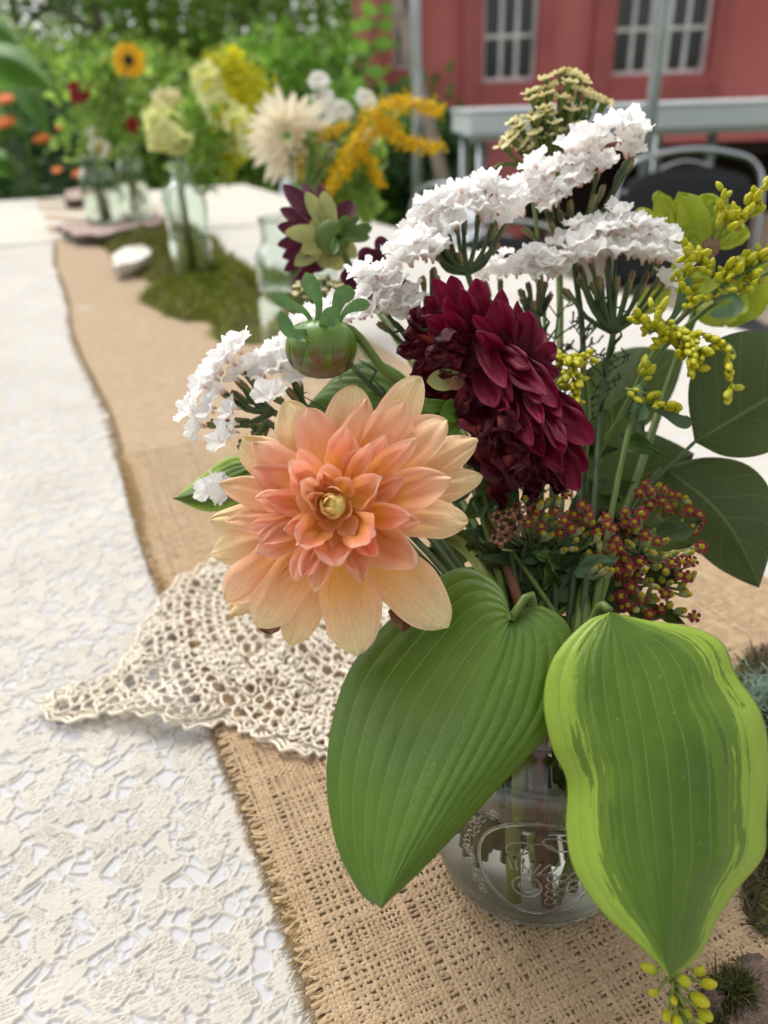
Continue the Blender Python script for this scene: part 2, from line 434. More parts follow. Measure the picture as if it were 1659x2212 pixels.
pts = []; rs = np.random.RandomState(5)
for x, dd, h in far:
    q = gp(x, 150, dd); n = 9000
    a = rs.uniform(0, 6.28, n); rr = 4.2*np.sqrt(rs.uniform(0, 1, n)); z = np.abs(rs.normal(0, 1.15, n))
    pts.append(np.stack([q[0]+rr*np.cos(a), q[1]+rr*np.sin(a), z], 1))
pts = np.concatenate(pts)
fw_ = cloud('distant_wood', pts, rs.normal(size=pts.shape), np.full(len(pts), .30), M_F3, kind='stuff')
fw_['label'] = 'far wood of tall trees seen beyond the conifers'
# shrubs in front of them
shr = [(20, 6.0, 1.6, .9, M_F3, 'mid green bush at the left edge behind the orange flowers', 2500),
       (250, 5.6, 1.2, .9, M_F4, 'dark low bush beyond the end of the long table', 3500),
       (80, 5.2, .95, .8, M_F4, 'dark low bush at the left behind the table end', 3500),
       (430, 5.4, 1.15, .8, M_F3, 'low green bush behind the tall glass bottle', 3000),
       (740, 5.0, 1.50, .75, M_F2, 'bright lime green shrub beside the red building', 4200),
       (600, 5.6, 1.42, .8, M_F2, 'bright green shrub left of the building shrub', 4200),
       (850, 4.8, 1.15, .5, M_F4, 'dark shrub at the foot of the leaning post', 3000),
       (330, 7.5, 1.5, 1.1, M_F3, 'taller mid green shrub between two conifers', 3500),
       (130, 7.8, 1.55, 1.1, M_F3, 'rounded green shrub left of the taller shrub', 3500)]
for i, (x, dd, h, r, mt, lb, n) in enumerate(shr):
    crown('garden_shrub', gp(x, 250, dd), h, r, n, .09, mt, lb, 'shrub', 34, .02, seed=60+i, group='shrubs behind the table', trunk=False)

# large soft leaves at the top left
def leaf_grid(spine, L, R, nu=24, nv=16, dfun=None):
    """spine, L, R: lists of (x,y,depth) in photo pixels; surface through the two margins and the midrib"""
    sp, l, r = smooth(spine, nu), smooth(L, nu), smooth(R, nu); rows = []
    for i in range(nu+1):
        row = []
        for j in range(nv+1):
            s_ = j/nv*2-1
            q = sp[i].lerp(l[i] if s_ < 0 else r[i], abs(s_))
            dz = dfun(i/nu, s_) if dfun else 0
            row.append(P(q.x, q.y, q.z+dz))
        rows.append(row)
    return rows
t = thing('elephant_ear_plant', gp(40, 300, 3.2), 'broad soft green leaves reaching in at the top left edge', 'plant')
for (sx, sy, tx, ty, w_, dd) in ((-60, 100, 120, 190, 75, 3.3), (-80, 250, 70, 290, 50, 3.2), (30, 140, 110, 300, 40, 3.6), (-60, 30, 45, 100, 40, 2.9), (-40, 330, 60, 380, 40, 3.6)):
    sp = [(sx, sy, dd), ((sx+tx)/2, (sy+ty)/2-12, dd-.1), (tx, ty, dd)]
    nx, ny = -(ty-sy), (tx-sx); q = math.hypot(nx, ny); nx /= q; ny /= q
    w_ *= .72; mx, my = sx+(tx-sx)*.4, sy+(ty-sy)*.4
    Lm = [(sx, sy, dd), (mx+nx*w_, my+ny*w_, dd+.12), (tx, ty, dd)]; Rm = [(sx, sy, dd), (mx-nx*w_, my-ny*w_, dd+.12), (tx, ty, dd)]
    MB().grid(leaf_grid(sp, Lm, Rm, 12, 8)).obj('leaf', simple('broad_leaf', (.16, .32, .07), .5, .3, 4, .5), t)
m_ = MB()
for (x, y) in ((-20, 200), (40, 250), (-40, 300)):
    q = P(x, y, 3.2); m_.tube(smooth([q, q+Vector((.02, .03, -.6)), Vector((q.x+.05, q.y+.08, 0))], 6), .008, 5)
m_.obj('stalk', M_STEM, t)

# ------------------------------------------------------------------ red building
def wallmat():
    k = NB('red_painted_wall'); g = k.pos()
    col = k.ramp(k.noise(2.0, 6, g), [(.3, (.54, .135, .135)), (.7, (.62, .19, .185))])
    k.bump(k.noise(25, 6, g), .35, .01); return k.fin(col, .75, .3)
M_WALL = wallmat(); M_TRIM = simple('red_trim', (.44, .11, .105), .6, .2, 4, bd=.004)
M_FRAME = simple('pale_window_frame', (.86, .87, .87), .6, .25, 6, bd=.003)
k = NB('window_glass'); k.b.inputs['Base Color'].default_value = (.10, .12, .12, 1); k.b.inputs['Roughness'].default_value = .05
k.b.inputs['Transmission Weight'].default_value = .5; M_PANE = k.m
M_DARK = simple('dark_interior', (.045, .03, .022), .9, .5, 3)
YW = 6.2
def wx(x, y=100): return onY(x, y, YW).x
def wz(x, y): return onY(x, y, YW).z
XL = wx(765, 60); XR = XL+6.2; ZT = 3.2; Z0 = .72
WIN = [(1042, 1160, 176, 2, 4), (1322, 1532, 160, 2, 6), (850, 893, 150, 2, 2)]
house = thing('red_building', ((XL+XR)/2, YW, 0), 'red painted building with deep-set paned windows behind the table', 'building')
rects = []
for (a, c, yb, rws, cls) in WIN:
    rects.append((wx(a), wx(c), wz((a+c)/2, yb), wz((a+c)/2, yb)+1.05))
rects.sort()
m_ = MB(); xs = XL
for (x0, x1, z0, z1) in rects:
    m_.box(xs, x0, YW, YW+.18, Z0, ZT); m_.box(x0, x1, YW, YW+.18, Z0, z0); m_.box(x0, x1, YW, YW+.18, z1, ZT); xs = x1
m_.box(xs, XR, YW, YW+.18, Z0, ZT)
m_.box(XL, XL+.18, YW+.182, YW+4, 0, ZT); m_.box(XR-.18, XR, YW+.182, YW+4, 0, ZT); m_.box(XL+.182, XR-.182, YW+3.8, YW+4, 0, ZT)
m_.box(XL, wx(1150), YW+.001, YW+.18, 0, Z0-.003)
m_.obj('wall', M_WALL, house, flat=True)
m_ = MB(); m_.box(XL-.3, XR+.3, YW-.4, YW+4.3, ZT+.003, ZT+.15); m_.obj('roof', simple('roofing', (.08, .08, .085), .9), house, flat=True)
m_ = MB(); m_.box(XL+.183, XR-.183, YW+.183, YW+3.79, .62, .70); m_.obj('floor', M_DARK, house, flat=True)
m_ = MB(); m_.box(wx(1150)+.003, XR-.183, YW+1.2, YW+1.3, 0, .61); m_.obj('cellar_wall', M_DARK, house, flat=True)
m_ = MB(); m_.box(wx(1205), XR, YW-.10, YW+.16, .0, .20); m_.obj('sill_beam', simple('sandy_stone', (.42, .33, .24), .9, .3, 6), house, flat=True)
for (x0, x1, z0, z1) in rects:
    wide = x1-x0 > .5; e = .14 if x1-x0 > .3 else .06; y_ = YW-.07
    m_ = MB()
    m_.box(x0-e, x0, y_, YW-.002, z0-.10, z1+.1); m_.box(x1, x1+e*.6, y_, YW-.002, z0-.10, z1+.1)
    m_.box(x0+.001, x1-.001, y_, YW-.002, z1, z1+.1)
    tr = m_.obj('window_trim', M_TRIM, house, flat=True)
    m_ = MB(); m_.box(x0-e-.02, x1+e*.6+.02, y_-.04, YW-.003, z0-.16, z0-.102); m_.box(x0+.001, x1-.001, y_-.01, YW+.05, z0-.1, z0-.001); m_.obj('window_sill', M_TRIM, house, flat=True)
    win = MB(); f_ = .026; yf = YW+.05
    win.box(x0+.001, x0+f_, yf, yf+.04, z0+.001, z1-.001); win.box(x1-f_, x1-.001, yf, yf+.04, z0+.001, z1-.001)
    win.box(x0+f_+.001, x1-f_-.001, yf, yf+.04, z0+.001, z0+f_); win.box(x0+f_+.001, x1-f_-.001, yf, yf+.04, z1-f_, z1-.001)
    wo = win.obj('window', M_FRAME, house, flat=True)
    cols = 4 if wide else (2 if x1-x0 > .3 else 1); rows_ = 4
    gw = (x1-x0-2*f_)/(cols+1); gh = (z1-z0-2*f_)/rows_
    for q in range(1, cols+1):
        MB().box(x0+f_+gw*q-.013, x0+f_+gw*q+.013, yf-.003, yf+.03, z0+f_, z1-f_).obj('muntin', M_FRAME, wo, flat=True)
    for q in range(1, rows_):
        MB().box(x0+f_, x1-f_, yf-.006, yf+.027, z0+f_+gh*q-.012, z0+f_+gh*q+.012).obj('muntin', M_FRAME, wo, flat=True)
    for q in range(cols+1):
        for q2 in range(rows_):
            MB().box(x0+f_+gw*q+.01, x0+f_+gw*(q+1)-.01, yf+.012, yf+.016, z0+f_+gh*q2+.01, z0+f_+gh*(q2+1)-.01).obj('pane', M_PANE, wo, flat=True)

# galvanised canopy poles
M_GALV = simple('galvanised_steel', (.42, .45, .48), .38, .25, 8, 0, .5, .2, .75, .001)
def pole(xt, yt, xb, yb, dd, lab):
    a, c = P(xt, yt, dd), P(xb, yb, dd*1.0)
    x_, y_ = (a.x+c.x)/2, (a.y+c.y)/2; ax = Vector((a.x-c.x, 0, a.z-c.z)); ax.y = 0
    t = thing('canopy_pole', (x_, y_, 0), lab, 'pole', 'galvanised poles beside the table')
    bx_ = Vector((x_, y_, 0)); sl_ = .0
    m_ = MB(); m_.tube([bx_+Vector((0, 0, .01)), bx_+Vector((0, 0, 2.6))], .0175, 14); m_.obj('tube', M_GALV, t)
    m_ = MB(); m_.box(x_-.06, x_+.06, y_-.06, y_+.06, 0, .008); m_.obj('foot_plate', M_GALV, t, flat=True)
pole(897, 0, 903, 430, 2.75, 'galvanised pole left of the red wall between goldenrod and post')
pole(1420, 0, 1400, 440, 2.25, 'galvanised pole in front of the right paned window')
# leaning weathered post
a, c = P(845, -60, 3.6), P(965, 420, 3.6)
dv = (c-a).normalized(); c2 = c+dv*((c.z)/-dv.z)
m_ = MB(); M_POST = simple('weathered_wood', (.26, .21, .17), .9, .35, 9, 0, .2, .6, 0, .006)
m_.tube(smooth([c2, c, a, a-dv*.5], 10), [.035, .026], 8)
tag(m_.obj('leaning_post', M_POST), 'weathered grey wooden post leaning against the red building', 'post')

# grey table with a deep front
M_GREYT = simple('pale_grey_enamel', (.58, .62, .64), .35, .1, 5, 0, .5, .1, 0, .002)
def buffet():
    y0 = 2.72; a = onY(988, 242, y0); r = onY(1700, 226, y0); zb = onY(1000, 296, y0).z
    zt = a.z+.005; x0, x1 = a.x+.035, a.x+1.75
    t = thing('buffet_table', ((x0+x1)/2, y0+.3, 0), 'long pale grey metal table with deep front panel before the red building', 'table')
    m_ = MB(); m_.box(x0, x1, y0, y0+.62, zt-.012, zt); m_.obj('table_top', M_GREYT, t, flat=True, bevel=.004)
    m_ = MB(); m_.box(x0+.006, x1-.006, y0+.004, y0+.024, zb, zt-.013); m_.obj('front_panel', M_GREYT, t, flat=True, bevel=.003)
    m_ = MB(); m_.box(x0+.006, x0+.026, y0+.026, y0+.6, zb, zt-.013); m_.obj('side_panel', M_GREYT, t, flat=True)
    m_ = MB(); m_.box(x1-.026, x1-.006, y0+.026, y0+.6, zb, zt-.013); m_.obj('side_panel', M_GREYT, t, flat=True)
    m_ = MB(); m_.box(x0+.004, x1-.004, y0-.008, y0+.003, zb-.014, zb+.006); m_.obj('edge_rail', simple('dull_rail', (.24, .26, .22), .6), t, flat=True)
    for xx in (x0+.05, x0+.80, x1-.08):
        for yy in (y0+.045, y0+.56):
            m_ = MB(); m_.tube([(xx, yy, .0), (xx, yy, zb)], .016, 10); m_.obj('leg', M_GALV, t)
buffet()

# chairs
M_CHROME = simple('chrome', (.50, .51, .54), .10, .05, 5, 0, .5, 0, 1)
M_BLACK = simple('black_mesh_seat', (.02, .021, .024), .6, .3, 200); M_WPLAS = simple('white_plastic', (.78, .81, .85), .3, .04, 5, .25)
def chair(loc, face, w_, top, mseat, label, slats=0, group=None):
    M = Matrix.Translation(Vector(loc)) @ Matrix.Rotation(face, 4, 'Z')
    t = thing('chair', loc, label, 'chair', group); h = w_/2
    m_ = MB(); m_.box(-h, h, -.2, .2, .43, .46, M); m_.obj('seat', mseat, t, flat=True, bevel=.012)
    arch = [(-h, .2, .44), (-h, .24, top-.12), (-h*.86, .255, top-.03), (-h*.5, .26, top), (0, .262, top+.012), (h*.5, .26, top), (h*.86, .255, top-.03), (h, .24, top-.12), (h, .2, .44)]
    m_ = MB(); m_.tube([M @ q for q in smooth(arch, 40)], .008, 8); m_.obj('back_frame', M_CHROME, t)
    rows = [[M @ Vector((h*.93*s_*(1-.12*max(0, z_-.75)*4), .225+.03*z_+.02*(1-s_*s_), .50+(top-.53)*z_*(1-.10*s_*s_))) for s_ in np.linspace(-1, 1, 13)] for z_ in np.linspace(.1, 1, 9)]
    o = MB().grid(rows).obj('backrest', mseat, t); sm = o.modifiers.new('thick', 'SOLIDIFY'); sm.thickness = .008
    for sx in (-1, 1):
        for sy in (-1, 1):
            m_ = MB(); m_.tube([M @ Vector((sx*h*.95, sy*.19, .43)), M @ Vector((sx*h*1.05, sy*.23, 0))], .011, 8); m_.obj('leg', M_CHROME, t)
    if slats:
        m_ = MB()
        for q in range(slats):
            m_.tube([M @ q_ for q_ in smooth([Vector((-h*.9, .262, top-.10-.03*q)), Vector((0, .30, top-.02-.035*q)), Vector((h*.9, .262, top-.10-.03*q))], 12)], .004, 6)
        m_.obj('back_rail', M_CHROME, t)
p = P(1575, 360, 1.95); chair((p.x, p.y, 0), math.radians(0), .42, p.z+.015, M_BLACK, 'black mesh chair with shiny chrome frame at the far right', 3)
p = P(1165, 520, 1.75); chair((p.x, p.y, 0), math.radians(15), .40, p.z+.0, M_BLACK, 'chrome framed black chair glimpsed between the white statice heads', 2)
p = P(800, 428, 2.3); chair((p.x, p.y, 0), math.radians(-68), .5, p.z+.01, M_WPLAS, 'white plastic chair behind the goldenrod vase')
p = P(520, 385, 3.6); chair((p.x, p.y, 0), math.radians(-68), .42, p.z+.02, M_WPLAS, 'white plastic chair further along, left of the cream dahlia')

# ------------------------------------------------------------------ table and cloths
M_WOODT = simple('table_wood', (.30, .20, .12), .7)
t = thing('long_table', TB(.21, 1.9, -.75), 'long cloth covered table running away under the bouquets', 'table')
def TM(z=0): return Matrix.Translation(Vector((0, 0, TZ+z))) @ Matrix.Rotation(TH, 4, 'Z')
m_ = MB(); m_.box(-.44, .87, -.6, 3.58, -.035, -.006, TM()); m_.obj('tabletop', M_WOODT, t, flat=True)
for u_ in (-.40, .83):
    for v_ in (-.5, 1.5, 3.45):
        m_ = MB(); m_.box(u_-.02, u_+.02, v_-.02, v_+.02, -.75, -.036, TM()); m_.obj('leg', M_WOODT, t, flat=True)

def clothmat(name, c1, c2, bscale=500, bd=.0006, st=.5):
    k = NB(name); g = k.pos(); col = k.ramp(k.noise(9, 5, g), [(.3, c1), (.7, c2)])
    k.bump(k.math('ADD', k.noise(bscale, 3, g), k.math('MULTIPLY', k.noise(60, 4, g), 1.5)), st, bd)
    return k.fin(col, .85, .2, 0, sheen=.2)
M_UNDER = clothmat('white_cotton', (.53, .525, .53), (.57, .565, .57)); M_CREAMCL = clothmat('cream_cotton', (.52, .49, .41), (.57, .54, .46), 300, .001)
def drape(name, u0, u1, v0, v1, z, mat_, label, parts=()):
    m_ = MB(); us = [u0-.03, u0-.012, u0] + list(np.linspace(u0+.02, u1-.02, 24)) + [u1, u1+.012, u1+.03]
    vs = list(np.linspace(v0, v1, 60)); rows = []
    for v in vs:
        row = []
        for u in us:
            dz = 0; uu = u
            e = max(u0+.004-u, u-u1+.004, 0)
            if e > 0: dz = -min(.45, e*14-.03 if e > .02 else e*.8)
            dz = -.45 if e > .025 else dz
            wv = .0015*math.sin(v*5+u*3) + (.012*math.sin(v*14+u) if e > .01 else 0)
            row.append(TB(u+(wv if e > .01 else 0), v, z+dz+(0 if e > .01 else abs(wv)*.3)))
        rows.append(row)
    m_.grid(rows)
    return tag(m_.obj(name, mat_), label, 'tablecloth')
drape('white_undercloth', -.45, .88, -.6, 2.42, -.004, M_UNDER, 'plain white cloth showing through the lace on the near table')
drape('cream_tablecloth', -.452, .884, 2.30, 3.59, .003, M_CREAMCL, 'plain cream tablecloth on the far half of the table')

# lace cloth: relief and net computed as a height field
def vor(U, V, cell, seed, jit=.9, an=1.0):
    rs = np.random.RandomState(seed); H = rs.uniform(0, 1, (97, 89, 3))
    gu, gv = np.floor(U/cell).astype(int), np.floor(V/cell/an).astype(int)
    f1 = np.full(U.shape, 9e9); f2 = f1.copy(); idr = np.zeros(U.shape); au = np.zeros(U.shape); av = np.zeros(U.shape)
    for a in (-1, 0, 1):
        for c in (-1, 0, 1):
            hh = H[(gu+a) % 97, (gv+c) % 89]
            pu = (gu+a+.5+(hh[..., 0]-.5)*jit)*cell; pv = (gv+c+.5+(hh[..., 1]-.5)*jit)*cell*an
            d_ = np.hypot(U-pu, (V-pv)/an)
            nw = d_ < f1
            f2 = np.where(nw, f1, np.minimum(f2, d_)); idr = np.where(nw, hh[..., 2], idr)
            au = np.where(nw, U-pu, au); av = np.where(nw, V-pv, av); f1 = np.where(nw, d_, f1)
    return f1, f2, idr, au, av
def sstep(x, a, b):
    t_ = np.clip((x-a)/(b-a), 0, 1); return t_*t_*(3-2*t_)
def lace(U, V):
    U = U*1.4; V = V*1.4
    wu = U+.0025*np.sin(V*90)+.002*np.sin(V*210+U*140); wv = V+.0025*np.sin(U*110)+.002*np.cos(U*190-V*120)
    # open net of thin bars
    f1, f2, idr, _, _ = vor(wu, wv, .0115, 3); bars = 1-sstep(f2-f1, .0009, .0017)
    # leaf and petal motifs
    g1, g2, gid, pu, pv = vor(wu, wv, .031, 8, .6)
    ang = np.arctan2(pv, pu)+gid*6.28; r = np.hypot(pu, pv)
    petals = .0062+.0062*np.abs(np.cos(ang*2.5))
    fl = r < petals; edge = 1-sstep(np.abs(r-petals), .0007, .0013)
    wave = np.abs(np.sin(ang*2.5)); rib = 1-sstep(np.abs(np.sin(ang*2.5))*r, .0005, .001)
    h1, h2, hid, qu, qv = vor(wu+.4, wv+.7, .024, 21, .8)
    ca, sa = np.cos(hid*6.28), np.sin(hid*6.28); lu, lv = qu*ca+qv*sa, -qu*sa+qv*ca
    el = (lu/.0100)**2+(lv/.0040)**2; leaf = el < 1; ledge = 1-sstep(np.abs(el-1), .18, .34)
    p_ = .0023; dots = (np.cos(U/p_*2*np.pi)*np.cos(V/p_*2*np.pi)); hole = sstep(dots, .25, .6)
    dense = np.where(gid > .25, 1-hole*1.0, 1-.25*np.abs(np.sin(r/.0009)))
    e1, e2, _, _, _ = vor(wu+1.1, wv+.3, .0062, 31); bars2 = (1-sstep(e2-e1, .0004, .0009))*sstep(np.sin(U*61+2)*np.sin(V*53), .0, .2)
    h = np.maximum(bars*.8, bars2*.55)
    h = np.maximum(h, np.where(leaf, np.where(hid > .3, .85-.8*hole, .85-.12*np.abs(np.sin(lv/.0007))), 0)); h = np.maximum(h, ledge*.95)
    h = np.maximum(h, np.where(fl, dense*.9, 0)); h = np.maximum(h, edge); h = np.maximum(h, rib*fl)
    return h
def lace_patch(us, vs, z0, amp):
    U, V = np.meshgrid(us, vs); h = lace(U, V)
    h = (h+np.roll(h, 1, 1))*.5
    Z = z0+amp*h*.66+.0012*np.sin(U*31+V*9)*np.sin(V*23)+.0012
    nV, nU = U.shape
    X = _n.x*U+_d.x*V; Y = _n.y*U+_d.y*V
    co = np.stack([X, Y, Z+TZ], -1).reshape(-1, 3).astype(np.float32)
    i = np.arange(nU*nV).reshape(nV, nU)
    f_ = np.stack([i[:-1, :-1], i[:-1, 1:], i[1:, 1:], i[1:, :-1]], -1).reshape(-1)
    me = bpy.data.meshes.new('lace'); me.vertices.add(len(co)); me.vertices.foreach_set('co', co.ravel())
    me.loops.add(len(f_)); me.loops.foreach_set('vertex_index', f_.astype(np.int32)); n = len(f_)//4
    me.polygons.add(n); me.polygons.foreach_set('loop_start', np.arange(0, n*4, 4, dtype=np.int32)); me.polygons.foreach_set('loop_total', np.full(n, 4, dtype=np.int32))
    me.polygons.foreach_set('use_smooth', np.ones(n, dtype=bool))
    at_ = me.attributes.new('thread', 'FLOAT', 'POINT'); at_.data.foreach_set('value', h.ravel().astype(np.float32))
    me.update(calc_edges=True); return me
k = NB('ecru_lace'); at_ = k.n('ShaderNodeAttribute', attribute_name='thread'); g = k.pos()
th_ = k.ramp(at_.outputs['Fac'], [(.15, 0), (.45, 1)])
ec = k.ramp(k.noise(14, 4, g), [(.3, (.455, .42, .365)), (.7, (.53, .497, .44))])
colr = k.mix(th_, (.485, .48, .485), ec)
k.bump(k.noise(900, 3, g), .5, .0005); M_LACE = k.fin(colr, .85, .2, 0, sheen=.2)
vs = [.0]; 
v_ = .12; vs = []
while v_ < 2.32: vs.append(v_); v_ += max(.00055, .0019*v_)
lc = bpy.data.objects.new('lace_tablecloth', lace_patch(np.arange(-.19, .055, .00055), np.array(vs), -.001, .0023)); COL.objects.link(lc); lc.data.materials.append(M_LACE)
tag(lc, 'ecru openwork lace tablecloth over white, left of the burlap', 'tablecloth')
lr = bpy.data.objects.new('lace_side', lace_patch(np.arange(.37, .885, .003), np.arange(.0, 2.32, .004), -.001, .0017)); COL.objects.link(lr); lr.data.materials.append(M_LACE); lr.parent = lc

# burlap runner: woven threads near the camera, a bump-woven sheet beyond
k = NB('burlap_thread'); g = k.pos(); uv, u, v = k.uv()
colr = k.ramp(k.noise(190, 4, g), [(.25, (.32, .212, .115)), (.55, (.45, .315, .18)), (.8, (.55, .405, .245))])
colr = k.mix(k.math('MULTIPLY', k.noise(9, 3, g), .35), colr, (.50, .37, .25))
k.bump(k.noise(1500, 3, g), .6, .0005); M_BUR = k.fin(colr, .9, .15, 0, sheen=.3)
k = NB('burlap_far'); g = k.pos(); sp_ = k.n('ShaderNodeVectorRotate', rotation_type='Z_AXIS'); sp_.inputs['Angle'].default_value = -TH; k.l(g, sp_.inputs['Vector'])
sx_ = k.n('ShaderNodeSeparateXYZ'); k.l(sp_.outputs[0], sx_.inputs[0]); pp = .0021
a1 = k.math('SINE', k.math('MULTIPLY', sx_.outputs[0], math.pi/pp)); a2 = k.math('SINE', k.math('MULTIPLY', sx_.outputs[1], math.pi/pp))
colr = k.ramp(k.noise(120, 4, g), [(.25, (.32, .215, .12)), (.75, (.45, .32, .185))])
k.bump(k.math('MULTIPLY', a1, a2), .5, .0008); M_BURF = k.fin(colr, .9, .15, 0, sheen=.3)
rs = np.random.RandomState(4)
UL, UR = .030, .400; VN, VM, VF = .02, .74, 3.3
def edge_u(v): return .006*math.sin(v*3.1+.5)+.004*math.sin(v*9)
def ribbons(lines, wid, thick):
    """lines: list of (k,3) arrays in table coords; returns verts/faces of arched strips"""
    V_ = []; F_ = []; base = 0
    for L_, w0, ax in lines:
        n = len(L_); V4 = np.repeat(L_[:, None, :], 4, 1)
        off = np.array([-1, -.5, .5, 1])*w0; V4[:, :, ax] += off[None]*wid[ax] ; V4[:, (1, 2), 2] += thick; V4[:, (0, 3), 2] -= thick*.3
        V_.append(V4.reshape(-1, 3)); i = np.arange(n-1)[:, None]*4+base
        for q in range(3): F_.append(np.stack([i[:, 0]+q, i[:, 0]+q+1, i[:, 0]+5+q, i[:, 0]+4+q], 1))
        base += n*4
    return np.concatenate(V_), np.concatenate(F_)
pit = .00175; lines = []
nu_ = int((UR-UL)/pit); nv_ = int((VM-VN)/pit)
for j in range(nv_):          # weft threads, across, sticking out as fringe on the left
    v0 = VN+j*pit; us = np.arange(UL-.002, UR, pit/2); n = len(us)
    ee = np.array([edge_u(v0)]*n)
    w = rs.uniform(.55, 1.15); dr = np.cumsum(rs.normal(0, .00006, n)); dr -= dr.mean()
    z = .0022+.00042*np.cos(np.pi*((us-UL)/pit+j))
    us2 = us+ee*(us < UR); vs2 = v0+dr
    fr = rs.uniform(.0025, .0055); fu = np.linspace(-fr, 0, 6)[:-1]+us2[0]
    fv = vs2[0]+np.linspace(rs.normal(0, .0022), 0, 6)[:-1]; fz = np.linspace(rs.uniform(.0008, .0022), .002, 6)[:-1]
    L_ = np.stack([np.r_[fu, us2], np.r_[fv, vs2], np.r_[fz, z]], 1)
    lines.append((L_, w*np.r_[np.linspace(.35, .9, 5), np.ones(n)][:, None].mean(), 1))
for i in range(nu_):
    u0 = UL+i*pit; vv = np.arange(VN, VM+.002, pit/2); n = len(vv); w = rs.uniform(.55, 1.1)
    dr = np.cumsum(rs.normal(0, .00006, n)); dr -= dr.mean(); dr += np.array([edge_u(q) for q in vv])
    z = .0022-.00042*np.cos(np.pi*(i+(vv-VN)/pit))
    lines.append((np.stack([u0+dr, vv, z], 1), w, 0))
V_, F_ = ribbons(lines, {0: .00095, 1: .00095}, .00034)
V_[:, 2] += .0015*np.sin(V_[:, 0]*18+V_[:, 1]*11)*np.sin(V_[:, 1]*17)+.0015
X = _n.x*V_[:, 0]+_d.x*V_[:, 1]; Y = _n.y*V_[:, 0]+_d.y*V_[:, 1]
co = np.stack([X, Y, V_[:, 2]+TZ+.0005], 1).astype(np.float32)
me = bpy.data.meshes.new('burlap_weave'); me.vertices.add(len(co)); me.vertices.foreach_set('co', co.ravel())
me.loops.add(F_.size); me.loops.foreach_set('vertex_index', F_.astype(np.int32).ravel()); n = len(F_)
me.polygons.add(n); me.polygons.foreach_set('loop_start', np.arange(0, n*4, 4, dtype=np.int32)); me.polygons.foreach_set('loop_total', np.full(n, 4, dtype=np.int32)); me.polygons.foreach_set('use_smooth', np.ones(n, dtype=bool))
me.update(calc_edges=True); me.materials.append(M_BUR)
run = thing('burlap_runner', TB(.21, .3, .001), 'natural tan burlap runner with frayed edge down the table', 'table runner')
o = inst('weave', me, Matrix.Identity(4), run); o['kind'] = 'stuff'
m_ = MB(); m_.grid([[TB(UL+edge_u(v)+(UR-UL)*q/12, v, .0035+.0012*math.sin(q+v*20)) for q in range(13)] for v in np.linspace(VM, 3.57, 110)])
m_.grid([[TB(UL+edge_u(v)+.002+(UR-UL)*q/40, v, .0033+.0015*math.sin((UL+edge_u(v)+.002+(UR-UL)*q/40)*18+v*11)*math.sin(v*17)) for q in range(41)] for v in np.linspace(.0, VM+.01, 120)])
m_.obj('far_cloth', M_BURF, run)
M_FRG = simple('golden_jute_fringe', (.48, .33, .16), .85, .35, 400, .1)
m_ = MB()
for j in range(2300):
    v0 = VN+(VM-VN)*j/2300+rs.normal(0, .0006); e = edge_u(v0); ln = rs.uniform(.006, .011)
    m_.tube([TB(UL+e+.002, v0, .0042), TB(UL+e-ln*.5, v0+rs.normal(0, .0008), .0038+rs.uniform(-.001, .0006)), TB(UL+e-ln, v0+rs.normal(-.0012, .0014), .0022)], [.00034, .0003, .00012], 3, cap=False)
o = m_.obj('fringe', M_FRG, run); o['kind'] = 'stuff'
m_ = MB()
for j in range(700):
    v0 = VM+(j/700)**1.3*2.3; e = edge_u(v0)
    q = TB(UL+e+.001, v0, .003); m_.tube([q, TB(UL+e-rnd(.006, .014), v0+rnd(-.003, .003), .0016)], [.0007, .0003], 3, cap=False)
o = m_.obj('fringe', M_BUR, run); o['kind'] = 'stuff'

